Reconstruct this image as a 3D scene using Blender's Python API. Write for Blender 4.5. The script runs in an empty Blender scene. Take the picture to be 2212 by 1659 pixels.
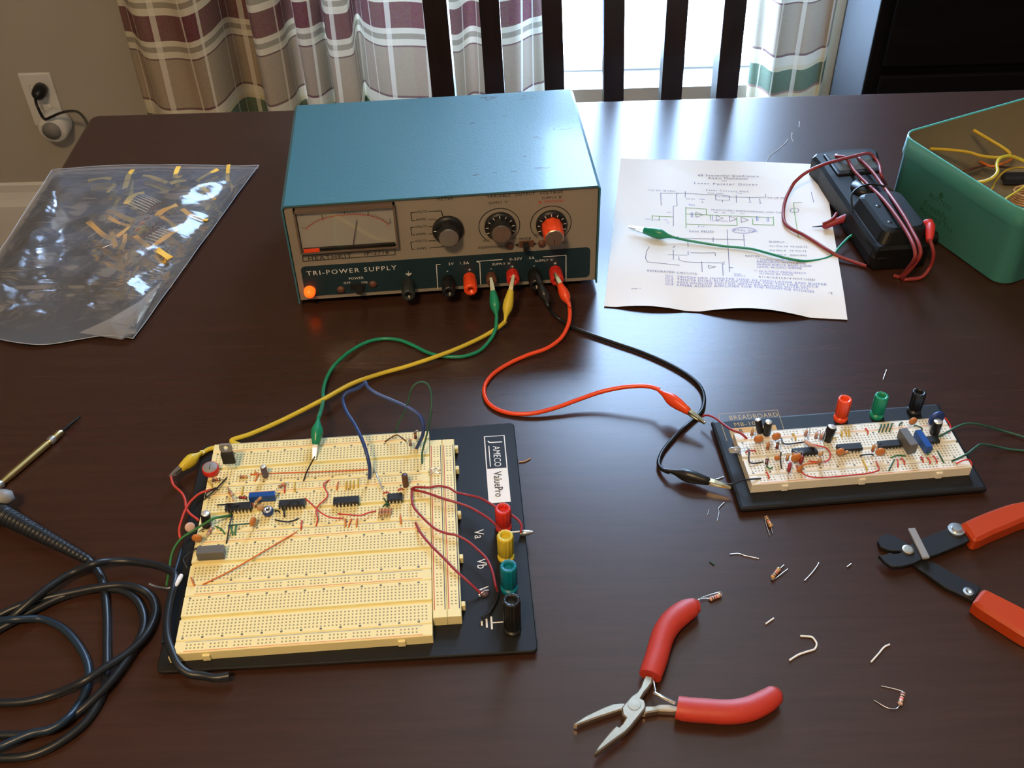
import bpy, bmesh, math, random
from mathutils import Vector, Matrix
from math import sin, cos, pi, sqrt, atan2
random.seed(7)
SC = bpy.context.scene
COL = SC.collection

# ------------------------------------------------------------------ camera
W, H = 2212, 1659
FPX, PITCH, ROLL, CH = 2283.6, 0.72648, -0.028006, 0.58553      # table top is z = 0
FW = Vector((0, cos(PITCH), -sin(PITCH))); UP = Vector((0, sin(PITCH), cos(PITCH))); RT = Vector((1, 0, 0))
cx = RT*cos(ROLL) + UP*sin(ROLL); cy = -RT*sin(ROLL) + UP*cos(ROLL); cz = -FW
cam_d = bpy.data.cameras.new('camera'); cam = bpy.data.objects.new('camera', cam_d); COL.objects.link(cam)
cam.matrix_world = Matrix(((cx.x, cy.x, cz.x, 0), (cx.y, cy.y, cz.y, 0), (cx.z, cy.z, cz.z, CH), (0, 0, 0, 1)))
cam_d.sensor_width = 36; cam_d.lens = FPX/W*36; cam_d.clip_start = .02
SC.camera = cam

# ------------------------------------------------------------------ world, lights, exposure
wd = bpy.data.worlds.new('sky'); SC.world = wd; wd.use_nodes = True
bg = wd.node_tree.nodes['Background']; bg.inputs[0].default_value = (.44, .66, 1.0, 1); bg.inputs[1].default_value = 17
SC.view_settings.view_transform = 'Standard'; SC.view_settings.look = 'None'
SC.view_settings.gamma = 1; SC.view_settings.use_curve_mapping = False
SC.view_settings.exposure = 1.25

def area(name, loc, rot, sx, sy, power, color, portal=False):
    l = bpy.data.lights.new(name, 'AREA'); l.shape = 'RECTANGLE'; l.size = sx; l.size_y = sy
    l.energy = power; l.color = color
    o = bpy.data.objects.new(name, l); COL.objects.link(o); o.location = loc; o.rotation_euler = rot
    if portal: l.cycles.is_portal = True
    return o
WX0, WX1, WZ0, WZ1 = -.40, .56, -.372, 1.42                   # window opening
area('window_portal', ((WX0+WX1)/2, 2.03, (WZ0+WZ1)/2), (-pi/2, 0, 0), WX1-WX0, WZ1-WZ0, 1, (1, 1, 1), True)

# ------------------------------------------------------------------ pixel -> place in the room
def ray(x, y):
    a = (x-W/2)/FPX; b = (H/2-y)/FPX; c, s = cos(ROLL), sin(ROLL)
    return FW + RT*(a*c-b*s) + UP*(a*s+b*c)
def tp(x, y, z=0.0):
    d = ray(x, y); t = (z-CH)/d.z
    return Vector((d.x*t, d.y*t, z))
def vp(x, y, Y):
    d = ray(x, y); t = Y/d.y
    return Vector((d.x*t, Y, CH+d.z*t))

# ------------------------------------------------------------------ materials
def mat(name, col, rough=.5, metal=0, trans=0, emis=None, es=0, coat=0, spec=.5, noise=0, nscale=60, alpha=1, ior=1.45, bump=0, transl=0):
    m = bpy.data.materials.new(name); m.use_nodes = True; nt = m.node_tree; p = nt.nodes['Principled BSDF']
    c = (*col, 1); I = p.inputs
    I['Base Color'].default_value = c; I['Roughness'].default_value = rough; I['Metallic'].default_value = metal
    I['Transmission Weight'].default_value = trans; I['Coat Weight'].default_value = coat; I['Coat Roughness'].default_value = .12
    I['Specular IOR Level'].default_value = spec; I['IOR'].default_value = ior; I['Alpha'].default_value = alpha
    if emis: I['Emission Color'].default_value = (*emis, 1); I['Emission Strength'].default_value = es
    if noise or bump:
        tc = nt.nodes.new('ShaderNodeTexCoord'); nz = nt.nodes.new('ShaderNodeTexNoise'); nz.inputs['Scale'].default_value = nscale; nz.inputs['Detail'].default_value = 4
        nt.links.new(tc.outputs['Object'], nz.inputs['Vector'])
        if noise:
            mx = nt.nodes.new('ShaderNodeMixRGB'); mx.blend_type = 'MULTIPLY'; mx.inputs[0].default_value = noise; mx.inputs[1].default_value = c
            nt.links.new(nz.outputs['Fac'], mx.inputs[2]); nt.links.new(mx.outputs[0], I['Base Color'])
        if bump:
            b = nt.nodes.new('ShaderNodeBump'); b.inputs['Strength'].default_value = bump; b.inputs['Distance'].default_value = .001
            nt.links.new(nz.outputs['Fac'], b.inputs['Height']); nt.links.new(b.outputs[0], I['Normal'])
    return m
class NT:
    """tiny helper for node maths"""
    def __init__(s, m): s.t = m.node_tree; s.p = s.t.nodes['Principled BSDF']
    def n(s, t, **k):
        x = s.t.nodes.new(t)
        for a, b in k.items(): setattr(x, a, b)
        return x
    def put(s, sock, v):
        if hasattr(v, 'is_linked') or hasattr(v, 'links'): s.t.links.new(v, sock)
        else: sock.default_value = v
    def m(s, op, a, b=0.0, c=None):
        x = s.n('ShaderNodeMath', operation=op); s.put(x.inputs[0], a); s.put(x.inputs[1], b)
        if c is not None: s.put(x.inputs[2], c)
        return x.outputs[0]
    def xyz(s, src='Object'):
        tc = s.n('ShaderNodeTexCoord'); sp = s.n('ShaderNodeSeparateXYZ'); s.t.links.new(tc.outputs[src], sp.inputs[0]); return sp.outputs
    def mix(s, f, a, b):
        x = s.n('ShaderNodeMixRGB'); s.put(x.inputs[0], f)
        s.put(x.inputs[1], a if not isinstance(a, tuple) else (*a, 1)); s.put(x.inputs[2], b if not isinstance(b, tuple) else (*b, 1)); return x.outputs[0]
    def band(s, v, lo, hi): return s.m('MULTIPLY', s.m('GREATER_THAN', v, lo), s.m('LESS_THAN', v, hi))

M = {}
def wood_mat(name, c1, c2, rough, scale=(2.2, 26, 26), coat=.0, spec=.5):
    m = mat(name, c1, rough, coat=coat, spec=spec); q = NT(m)
    tc = q.n('ShaderNodeTexCoord'); mp = q.n('ShaderNodeMapping'); mp.inputs['Scale'].default_value = scale
    q.t.links.new(tc.outputs['Object'], mp.inputs[0])
    nz = q.n('ShaderNodeTexNoise'); nz.inputs['Scale'].default_value = 3.2; nz.inputs['Detail'].default_value = 8; nz.inputs['Roughness'].default_value = .65; nz.inputs['Distortion'].default_value = .5
    q.t.links.new(mp.outputs[0], nz.inputs[0])
    cr = q.n('ShaderNodeValToRGB'); cr.color_ramp.elements[0].position = .35; cr.color_ramp.elements[1].position = .68
    cr.color_ramp.elements[0].color = (*c1, 1); cr.color_ramp.elements[1].color = (*c2, 1)
    q.t.links.new(nz.outputs['Fac'], cr.inputs[0]); q.t.links.new(cr.outputs[0], q.p.inputs['Base Color'])
    b = q.n('ShaderNodeBump'); b.inputs['Strength'].default_value = .03; b.inputs['Distance'].default_value = .001
    q.t.links.new(nz.outputs['Fac'], b.inputs['Height']); q.t.links.new(b.outputs[0], q.p.inputs['Normal'])
    return m
M['table'] = wood_mat('table wood', (.033, .0138, .0088), (.043, .0180, .0115), .27, scale=(3, 40, 40), spec=.6)
M['chair'] = wood_mat('chair wood', (.010, .006, .006), (.02, .010, .009), .35, scale=(26, 26, 2.2))
M['black_wood'] = wood_mat('black cabinet', (.002, .0015, .002), (.004, .003, .003), .6, spec=.2)
M['wall'] = mat('wall paint', (.44, .41, .35), .75, noise=.08, nscale=8, bump=.05)
M['ceil'] = mat('ceiling paint', (.78, .66, .46), .9, noise=.05)
M['trim'] = mat('white trim', (.74, .74, .72), .45, noise=.04, nscale=5)
M['carpet'] = mat('beige carpet', (.22, .16, .11), .95, noise=.5, nscale=120, bump=.5)
M['white_plastic'] = mat('white plastic', (.72, .72, .70), .4, noise=.03)
M['chrome'] = mat('bright metal', (.80, .80, .80), .30, 1, noise=.05)
M['steel'] = mat('tool steel', (.60, .53, .43), .40, 1, noise=.25, nscale=150)
M['brass'] = mat('brass', (.72, .55, .25), .3, 1, noise=.1)
M['wire_metal'] = mat('tinned wire', (.8, .8, .82), .25, 1, noise=.02)
M['cap_top'] = mat('aluminium can top', (.9, .9, .9), .3, .6, noise=.03)
def P(n, c, r=.4, **k): M[n] = mat(n.replace('_', ' '), c, r, **k)
P('black', (.010, .010, .011), .35, noise=.1); P('black_matt', (.009, .009, .010), .55, spec=.35, noise=.1, bump=.1); P('chip', (.012, .012, .013), .5, noise=.2, nscale=400)
P('black_rub', (.006, .006, .006), .42, spec=.35, noise=.1)
P('red', (.62, .03, .02), .35, noise=.05); P('orange_red', (.80, .07, .015), .3, noise=.05); P('grip_red', (.46, .035, .02), .5, noise=.1, nscale=300); P('grip_orange', (.44, .045, .007), .35, noise=.05)
P('dark_red', (.25, .028, .026), .45, noise=.1); P('maroon', (.30, .025, .04), .45, noise=.05); P('green', (.01, .24, .13), .3, noise=.05); P('dark_green', (.02, .10, .06), .5, noise=.1)
P('mid_green', (.03, .17, .05), .5, noise=.1); P('teal', (.0, .17, .25), .35, noise=.05); P('yellow', (.62, .49, .04), .35, noise=.05); P('dark_yellow', (.60, .40, .03), .5, noise=.1)
P('orange', (.72, .19, .02), .5, noise=.05); P('wire_red', (.55, .05, .035), .45, noise=.05); P('wire_orange', (.62, .16, .03), .45, noise=.05); P('navy', (.02, .05, .20), .4, noise=.05); P('blue_pot', (.01, .07, .30), .35, noise=.05)
P('dark_wire', (.018, .02, .03), .5, noise=.1); P('cable', (.010, .013, .018), .38, noise=.1); P('blue_cable', (.010, .024, .045), .38, noise=.1)
P('tan', (.55, .33, .16), .45, noise=.1); P('ceramic', (.55, .20, .05), .45, noise=.1); P('brown', (.12, .05, .03), .4, noise=.1); P('grey_box', (.12, .12, .12), .5, noise=.1); P('violet', (.10, .07, .10), .35, noise=.05)
P('grey', (.25, .25, .25), .5, noise=.1); P('tape', (.92, .56, .08), .55, noise=.1, nscale=200); P('skin_pink', (.62, .42, .38), .5, noise=.05)
P('white', (.8, .8, .78), .5, noise=.03); P('ink', (.10, .10, .20), .7, noise=.05); P('ink_green', (.16, .36, .08), .7, noise=.05); P('panel_ink', (.02, .02, .02), .6, noise=.05); P('red_ink', (.5, .06, .04), .6, noise=.05)
P('blue_ink', (.18, .2, .5), .7, noise=.05); P('gold_ink', (.42, .26, .05), .5, noise=.05); P('amber', (.55, .28, .02), .5, noise=.05)
P('cream', (.80, .68, .36), .45, noise=.06, nscale=20)

# ------------------------------------------------------------------ mesh building
class MB:
    def __init__(s): s.v = []; s.f = []; s.mi = []; s.smooth = []
    def add(s, vs, fs, mi=0, sm=False):
        o = len(s.v); s.v += [Vector(v) for v in vs]
        for f in fs: s.f.append([i+o for i in f]); s.mi.append(mi); s.smooth.append(sm)
        return s
    def box(s, x0, x1, y0, y1, z0, z1, b=0, mi=0, rz=0, c=None):
        """box with chamfered vertical edges and a chamfered top"""
        if b <= 0:
            vs = [(x, y, z) for z in (z0, z1) for x, y in ((x0, y0), (x1, y0), (x1, y1), (x0, y1))]
            fs = [(3, 2, 1, 0), (4, 5, 6, 7)] + [(i, (i+1) % 4, 4+(i+1) % 4, 4+i) for i in range(4)]
        else:
            def ring(d, z, r):
                o = []
                for ccx, ccy, a0 in ((x1-d-r, y1-d-r, 0), (x0+d+r, y1-d-r, pi/2), (x0+d+r, y0+d+r, pi), (x1-d-r, y0+d+r, 1.5*pi)):
                    for k in range(4): a = a0+k*pi/6; o.append((ccx+r*cos(a), ccy+r*sin(a), z))
                return o
            vs = ring(b*.5, z0, b*.6)+ring(0, z0+b*.5, b)+ring(0, z1-b, b)+ring(b*.3, z1-b*.3, b*.8)+ring(b, z1, b*.4); n = 16
            fs = [tuple(range(n-1, -1, -1)), tuple(range(4*n, 5*n))]
            for r in range(4): fs += [(r*n+i, r*n+(i+1) % n, (r+1)*n+(i+1) % n, (r+1)*n+i) for i in range(n)]
        if rz or c:
            c = Vector(c or (0, 0, 0)); R = Matrix.Rotation(rz, 3, 'Z'); vs = [R @ Vector(v)+c for v in vs]
        return s.add(vs, fs, mi)
    def tube(s, pts, r, n=8, mi=0, cap=True, sm=True):
        pts = [Vector(p) for p in pts]; rr = r if isinstance(r, (list, tuple)) else [r]*len(pts)
        T = []
        for i in range(len(pts)):
            a = pts[max(0, i-1)]; b = pts[min(len(pts)-1, i+1)]; d = b-a
            T.append(d.normalized() if d.length > 1e-9 else Vector((0, 0, 1)))
        ref = Vector((0, 0, 1)) if abs(T[0].z) < .9 else Vector((1, 0, 0))
        N = (ref - T[0]*ref.dot(T[0])).normalized(); vs = []
        for i, p in enumerate(pts):
            N = N - T[i]*N.dot(T[i])
            N = N.normalized() if N.length > 1e-6 else T[i].orthogonal().normalized()
            Bn = T[i].cross(N)
            for k in range(n): a = 2*pi*k/n; vs.append(p + (N*cos(a)+Bn*sin(a))*rr[i])
        fs = [(i*n+k, i*n+(k+1) % n, (i+1)*n+(k+1) % n, (i+1)*n+k) for i in range(len(pts)-1) for k in range(n)]
        s.add(vs, fs, mi, sm)
        if cap:
            L = len(pts)-1; s.add(vs[:n], [tuple(range(n-1, -1, -1))], mi); s.add(vs[L*n:], [tuple(range(n))], mi)
        return s
    def lathe(s, prof, base=(0, 0, 0), axis=(0, 0, 1), n=20, mi=0, sm=True, flute=0, fd=0):
        """prof: (radius, height) pairs along axis; optional fluting"""
        ax = Vector(axis).normalized(); a = ax.orthogonal().normalized(); b = ax.cross(a); base = Vector(base); vs = []
        for r, h in prof:
            for k in range(n):
                t = 2*pi*k/n; q = r*(1-(fd if flute and (k*flute*2//n) % 2 else 0)); vs.append(base+ax*h+(a*cos(t)+b*sin(t))*q)
        m = len(prof)
        fs = [(i*n+k, i*n+(k+1) % n, (i+1)*n+(k+1) % n, (i+1)*n+k) for i in range(m-1) for k in range(n)]
        s.add(vs, fs, mi, sm)
        if prof[0][0] > 1e-6: s.add(vs[:n], [tuple(range(n-1, -1, -1))], mi)
        if prof[-1][0] > 1e-6: s.add(vs[-n:], [tuple(range(n))], mi)
        return s
    def prism(s, poly, z0, z1, mi=0, b=0):
        """poly: list of (x, y), extruded; winding is fixed here"""
        ar = sum(poly[i][0]*poly[(i+1) % len(poly)][1]-poly[(i+1) % len(poly)][0]*poly[i][1] for i in range(len(poly)))
        if ar < 0: poly = poly[::-1]
        n = len(poly); cxm = sum(p[0] for p in poly)/n; cym = sum(p[1] for p in poly)/n
        if b:
            ins = []
            for i in range(n):
                p = Vector(poly[i]).to_2d(); q = Vector(poly[(i+1) % n]).to_2d(); o = Vector(poly[i-1]).to_2d()
                n1 = (p-o); n1 = Vector((-n1.y, n1.x)).normalized(); n2 = (q-p); n2 = Vector((-n2.y, n2.x)).normalized(); nn = n1+n2
                nn = nn.normalized() if nn.length > 1e-6 else n1
                ins.append((p.x+nn.x*b, p.y+nn.y*b))
            vs = [(x, y, z0) for x, y in poly]+[(x, y, z1-b) for x, y in poly]+[(x, y, z1) for x, y in ins]
            fs = [tuple(range(n-1, -1, -1)), tuple(range(2*n, 3*n))]+[(r*n+i, r*n+(i+1) % n, (r+1)*n+(i+1) % n, (r+1)*n+i) for r in (0, 1) for i in range(n)]
        else:
            vs = [(x, y, z0) for x, y in poly]+[(x, y, z1) for x, y in poly]
            fs = [tuple(range(n-1, -1, -1)), tuple(range(n, 2*n))]+[(i, (i+1) % n, n+(i+1) % n, n+i) for i in range(n)]
        return s.add(vs, fs, mi)
    def grid(s, fn, nu, nv, mi=0, sm=True):
        vs = [fn(i/nu, j/nv) for j in range(nv+1) for i in range(nu+1)]
        fs = [(j*(nu+1)+i, j*(nu+1)+i+1, (j+1)*(nu+1)+i+1, (j+1)*(nu+1)+i) for j in range(nv) for i in range(nu)]
        return s.add(vs, fs, mi, sm)
    def join(s, o, mi):
        """take over another builder's faces (printed marks) with material index offset mi"""
        k = len(s.v); s.v += o.v; s.f += [[i+k for i in f] for f in o.f]; s.mi += [m+mi for m in o.mi]; s.smooth += o.smooth; return s
    def xf(s, fn): s.v = [Vector(fn(v)) for v in s.v]; return s
    def build(s, name, ms, parent=None, inv=None):
        """link as ONE object; inv: world matrix of the parent when vertices are in world coordinates"""
        me = bpy.data.meshes.new(name)
        vs = s.v if inv is None else [inv @ v for v in s.v]
        me.from_pydata([tuple(v) for v in vs], [], s.f)
        for m in (ms if isinstance(ms, (list, tuple)) else [ms]): me.materials.append(M[m] if isinstance(m, str) else m)
        me.polygons.foreach_set('material_index', s.mi); me.polygons.foreach_set('use_smooth', s.smooth); me.update()
        o = bpy.data.objects.new(name, me); COL.objects.link(o)
        if parent: o.parent = parent
        return o
def tag(o, label, cat, group=None, kind=None):
    if label: o['label'] = label
    if cat: o['category'] = cat
    if group: o['group'] = group
    if kind: o['kind'] = kind
    return o
def thing(name, label, cat, loc=(0, 0, 0), rz=0, group=None):
    o = bpy.data.objects.new(name, None); COL.objects.link(o); o.location = loc; o.rotation_euler = (0, 0, rz); o.empty_display_size = .02
    o['inv'] = 0; del o['inv']
    return tag(o, label, cat, group)
def inv(o): return (Matrix.Translation(o.location) @ Matrix.Rotation(o.rotation_euler.z, 4, 'Z')).inverted()
def struct(name, mb, m, parent=None):
    o = mb.build(name, m, parent)
    if not parent: o['kind'] = 'structure'
    return o
def copy_tree(o, parent=None):
    c = o.copy(); COL.objects.link(c)
    if parent: c.parent = parent
    for ch in list(o.children): copy_tree(ch, c)
    return c
def spline(pts, k=8):
    pts = [Vector(p) for p in pts]; P_ = [pts[0]*2-pts[1]]+pts+[pts[-1]*2-pts[-2]]; out = []
    for i in range(1, len(P_)-2):
        a, b, c, d = P_[i-1:i+3]
        for j in range(k):
            t = j/k; out.append(.5*((2*b)+(c-a)*t+(2*a-5*b+4*c-d)*t*t+(3*b-a-3*c+d)*t**3))
    return out+[pts[-1]]
def text_mesh(s, size, align='CENTER', shear=0, spacing=1.0):
    cu = bpy.data.curves.new('t', 'FONT'); cu.body = s; cu.size = size; cu.align_x = align; cu.align_y = 'CENTER'; cu.shear = shear; cu.space_character = spacing; cu.resolution_u = 2
    ob = bpy.data.objects.new('t', cu); me = bpy.data.meshes.new_from_object(ob)
    vs = [v.co.copy() for v in me.vertices]; fs = [tuple(p.vertices) for p in me.polygons]
    bpy.data.objects.remove(ob); bpy.data.curves.remove(cu); bpy.data.meshes.remove(me)
    return vs, fs
# ------------------------------------------------------------------ the room
FL = -.75
M['wall_grey'] = mat('grey satin paint', (.075, .078, .085), .38, noise=.05)
struct('floor', MB().box(-1.8, 2.2, -2.2, 2.0, FL-.05, FL), 'carpet')
struct('ceiling', MB().box(-1.8, 2.2, -2.2, 2.2, 1.69, 1.74), 'ceil')
wb = MB()
wb.box(-1.8, WX0, 2.0, 2.12, FL, 1.69); wb.box(WX1, .665, 2.0, 2.12, FL, 1.69)
wb.box(WX0, WX1, 2.0, 2.12, FL, WZ0-.045); wb.box(WX0, WX1, 2.0, 2.12, WZ1, 1.69)
struct('wall_back', wb, 'wall')
struct('wall_left', MB().box(-1.9, -1.8, -2.2, 2.12, FL, 1.69), 'wall')
struct('wall_front', MB().box(-1.9, 2.3, -2.3, -2.2, FL, 1.69), 'wall')
struct('wall_right', MB().box(2.2, 2.3, -2.2, 2.12, FL, 1.69), 'wall')
struct('wall_return', MB().box(.665, 2.2, 1.80, 2.12, FL, 1.69), 'wall_grey')
def basb(name, x0, x1, y):
    prof = [(0, FL), (-.016, FL), (-.016, FL+.125), (-.010, FL+.140), (-.006, FL+.155), (-.006, FL+.172), (0, FL+.176)]
    m = MB(); vs = [(x, y+a, z) for x in (x0, x1) for a, z in prof]; n = len(prof)
    m.add(vs, [(i, i+1, n+i+1, n+i) for i in range(n-1)]+[tuple(range(n-1, -1, -1)), tuple(range(n, 2*n))])
    struct(name, m, 'trim')
basb('baseboard_back', -1.8, .665, 2.0)
# window: frame, lower sash rail, stool, mullion, glass
wf = MB()
wf.box(WX0-.045, WX0, 1.985, 2.10, WZ0-.03, WZ1+.05); wf.box(WX1, WX1+.035, 1.985, 2.10, WZ0-.03, WZ1+.05)
wf.box(WX0, WX1, 1.985, 2.10, WZ1, WZ1+.05)
win = struct('window_1', wf, 'trim')
MB().box(WX0, WX1, 2.045, 2.075, WZ0-.005, WZ0+.018).build('sash_rail', 'trim', win)
MB().box(WX0-.045, WX1+.035, 1.965, 2.10, WZ0-.045, WZ0-.008).build('window_stool', 'trim', win)
gm = mat('window glass', (1, 1, 1), 0.0, alpha=1); q = NT(gm)
tr = q.n('ShaderNodeBsdfTransparent'); gl = q.n('ShaderNodeBsdfGlossy'); gl.inputs['Roughness'].default_value = .02; mxs = q.n('ShaderNodeMixShader'); mxs.inputs[0].default_value = .05
q.t.links.new(tr.outputs[0], mxs.inputs[1]); q.t.links.new(gl.outputs[0], mxs.inputs[2]); q.t.links.new(mxs.outputs[0], q.t.nodes['Material Output'].inputs[0])
MB().box(WX0, WX1, 2.055, 2.060, WZ0+.018, WZ1).build('glass_pane', gm, win)

# ceiling lamp (warm) behind and left of the camera
lamp = thing('ceiling_lamp', 'round frosted ceiling lamp with warm light above the near end of the table', 'lamp', (-.35, -.55, 1.69))
MB().lathe([(.16, 0), (.165, -.02), (.15, -.03)], axis=(0, 0, 1), n=32).build('lamp_base', 'white', lamp)
M['lampglass'] = mat('lamp glass', (1, .9, .7), .4, emis=(1, .66, .34), es=62, noise=.01)
MB().lathe([(.148, -.03), (.14, -.06), (.10, -.09), (.05, -.105), (0.0001, -.11)], n=32).build('lamp_shade', 'lampglass', lamp)

# ------------------------------------------------------------------ dining table
tb = thing('dining_table', 'dark brown wooden dining table with a glossy top', 'table', (.43, .6, FL))
iv = inv(tb)
TX0, TX1, TY0, TY1 = -.492, 1.40, .02, 1.163
def top_fn():
    m = MB()
    b = .006
    def ring(d, z):
        r = .012; o = []
        for ccx, ccy, a0 in ((TX1-r, TY1-r, 0), (TX0+r, TY1-r, pi/2), (TX0+r, TY0+r, pi), (TX1-r, TY0+r, 1.5*pi)):
            for k in range(5): a = a0+k*pi/8; o.append((ccx+(r-d)*cos(a), ccy+(r-d)*sin(a), z))
        return o
    rs = ring(.004, -.032)+ring(0, -.028)+ring(0, -.005)+ring(.0015, -.0015)+ring(.005, 0); n = 20
    fs = [tuple(range(n-1, -1, -1)), tuple(range(4*n, 5*n))]
    for r in range(4): fs += [(r*n+i, r*n+(i+1) % n, (r+1)*n+(i+1) % n, (r+1)*n+i) for i in range(n)]
    return m.add(rs, fs)
top_fn().build('tabletop', 'table', tb, iv)
MB().box(TX0+.05, TX1-.05, TY0+.05, TY0+.075, -.11, -.032).box(TX0+.05, TX1-.05, TY1-.075, TY1-.05, -.11, -.032).box(TX0+.05, TX0+.075, TY0+.05, TY1-.05, -.11, -.032).box(TX1-.075, TX1-.05, TY0+.05, TY1-.05, -.11, -.032).build('apron', 'table', tb, iv)
for x in (TX0+.08, TX1-.08):
    for y in (TY0+.08, TY1-.08):
        m = MB(); hh = .033
        vs = [(x+sx*w, y+sy*w, z) for z, w in ((FL, hh*.7), (-.11, hh), (-.032, hh)) for sx, sy in ((-1, -1), (1, -1), (1, 1), (-1, 1))]
        m.add(vs, [(3, 2, 1, 0), (8, 9, 10, 11)]+[(r*4+i, r*4+(i+1) % 4, r*4+4+(i+1) % 4, r*4+4+i) for r in (0, 1) for i in range(4)])
        m.build('leg', 'table', tb, iv)

# ------------------------------------------------------------------ dining chair behind the table
YC = 1.25
ch = thing('dining_chair', 'dark slat-back wooden chair standing against the far side of the table', 'chair', (.10, YC, FL))
ci = inv(ch)
slats = [((905, 957), (934, 987)), ((1034, 1078), (1048, 1092)), ((1170, 1214), (1175, 1221)), ((1305, 1350), (1302, 1346)), ((1441, 1488), (1426, 1468)), ((1564, 1612), (1539, 1587))]
for i, ((a0, a1), (b0, b1)) in enumerate(slats):
    t0 = vp(a0, 0, YC); t1 = vp(a1, 0, YC); q0 = vp(b0, 206, YC); q1 = vp(b1, 206, YC)
    ct = (t0+t1)/2; cb = (q0+q1)/2; wt = (t1-t0).x/2; k = (ct-cb)/(ct.z-cb.z)
    zt, zb = .27, (-.30 if 0 < i < 5 else FL)
    if i in (0, 5): k = Vector((k.x*.5, 0, 1))
    T = cb+k*(zt-cb.z); B_ = cb+k*(zb-cb.z)
    th = .012 if 0 < i < 5 else .018
    m = MB()
    vs = [(c.x+sx*wt, YC+sy*th+off, c.z) for c, off in ((B_, 0), (cb, 0), (T, .03)) for sx, sy in ((-1, -1), (1, -1), (1, 1), (-1, 1))]
    m.add(vs, [(3, 2, 1, 0), (8, 9, 10, 11)]+[(r*4+j, r*4+(j+1) % 4, r*4+4+(j+1) % 4, r*4+4+j) for r in (0, 1) for j in range(4)])
    m.build('slat' if 0 < i < 5 else 'back_post', 'chair', ch, ci)
    if i == 0: xl = cb.x
    if i == 5: xr = cb.x
MB().box(xl-.03, xr+.03, YC+.008, YC+.045, .26, .31, b=.008).build('top_rail', 'chair', ch, ci)
MB().box(xl, xr, YC-.012, YC+.012, -.335, -.295).build('lower_rail', 'chair', ch, ci)
MB().box(xl-.015, xr+.015, YC-.42, YC+.02, -.345, -.305, b=.012).build('seat', 'chair', ch, ci)
for x in (xl+.01, xr-.01): MB().box(x-.018, x+.018, YC-.40, YC-.364, FL, -.345).build('leg', 'chair', ch, ci)

# ------------------------------------------------------------------ curtains
def plaid(name, v0, tl, gain=1.0):
    m = mat(name, (.5, .4, .35), .9, spec=.15); q = NT(m)
    uv = q.n('ShaderNodeUVMap'); sp = q.n('ShaderNodeSeparateXYZ'); q.t.links.new(uv.outputs[0], sp.inputs[0]); U, V = sp.outputs[0], sp.outputs[1]
    def ramp(val, period, off, stops):
        f = q.m('FRACT', q.m('DIVIDE', q.m('ADD', val, off), period))
        r = q.n('ShaderNodeValToRGB'); r.color_ramp.interpolation = 'CONSTANT'; e = r.color_ramp.elements
        e[0].position = 0; e[0].color = (*stops[0][1], 1); e[1].position = stops[1][0]/period; e[1].color = (*stops[1][1], 1)
        for p, c in stops[2:]: x = e.new(p/period); x.color = (*c, 1)
        q.t.links.new(f, r.inputs[0]); return r.outputs[0]
    TA, MR, WH, GR, DK, GN, CR, MV = (.40, .32, .22), (.125, .006, .016), (.80, .76, .60), (.34, .31, .22), (.12, .04, .045), (.04, .14, .07), (.74, .68, .44), (.38, .20, .16)
    # distances measured downward from the top of the maroon band
    st = [(0, MR), (.048, WH), (.058, GR), (.068, WH), (.080, DK), (.083, TA), (.180, DK), (.184, WH), (.204, CR), (.212, GN), (.256, MV), (.260, CR), (.285, TA), (.345, DK), (.348, WH), (.360, GR), (.370, WH)]
    hor = ramp(q.m('MULTIPLY', V, -1.0), .384, v0, st)
    ver = ramp(U, .235, .02, [(0, TA), (.048, WH), (.052, MV), (.085, WH), (.088, TA), (.118, MV), (.123, WH), (.133, TA), (.168, MV), (.19, WH), (.194, MR), (.222, WH), (.226, TA)])
    lin = ramp(U, .235, .02, [(0, (0, 0, 0)), (.048, (1, 1, 1)), (.052, (0, 0, 0)), (.085, (1, 1, 1)), (.088, (0, 0, 0)), (.123, (1, 1, 1)), (.133, (0, 0, 0)), (.19, (1, 1, 1)), (.194, (0, 0, 0)), (.222, (1, 1, 1)), (.226, (0, 0, 0))])
    c = q.mix(.18, hor, ver); c2 = q.mix(q.m('MULTIPLY', lin, .62), c, (.82, .78, .66))
    wv = q.n('ShaderNodeTexNoise'); wv.inputs['Scale'].default_value = 350; q.t.links.new(uv.outputs[0], wv.inputs[0])
    c3 = q.mix(.12, c2, wv.outputs['Color'])
    q.t.links.new(c3, q.p.inputs['Base Color'])
    ts = q.n('ShaderNodeBsdfTranslucent'); q.t.links.new(c3, ts.inputs[0]); ms = q.n('ShaderNodeMixShader'); ms.inputs[0].default_value = tl
    q.t.links.new(q.p.outputs[0], ms.inputs[1]); q.t.links.new(ts.outputs[0], ms.inputs[2]); q.t.links.new(ms.outputs[0], q.t.nodes['Material Output'].inputs[0])
    return m
def curtain(name, label, ctrl, yb, m, ztop=1.5, zbot=-.66, amp=1.35):
    pts = [Vector((vp(px, 100, yb).x, yb+dy*amp, 0)) for px, dy in ctrl]
    sp = spline(pts, 8); L = [0]
    for a, b in zip(sp, sp[1:]): L.append(L[-1]+(b-a).length)
    nz = 26; mb = MB(); n = len(sp); uvs = []
    for j in range(nz+1):
        z = zbot+(ztop-zbot)*j/nz
        for i, p in enumerate(sp):
            w = .006*sin(z*5+i*.35)
            mb.v.append(Vector((p.x+w*.4, p.y+w, z+.006*sin(L[i]*30)))); uvs.append((L[i], z+.012*sin(L[i]*16+1)))
    for j in range(nz):
        for i in range(n-1): mb.f.append([j*n+i, j*n+i+1, (j+1)*n+i+1, (j+1)*n+i]); mb.mi.append(0); mb.smooth.append(True)
    o = mb.build(name, m); uvl = o.data.uv_layers.new(name='UVMap')
    for lp in o.data.loops: uvl.data[lp.index].uv = uvs[lp.vertex_index]
    tag(o, label, 'curtain')
    return o
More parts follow.
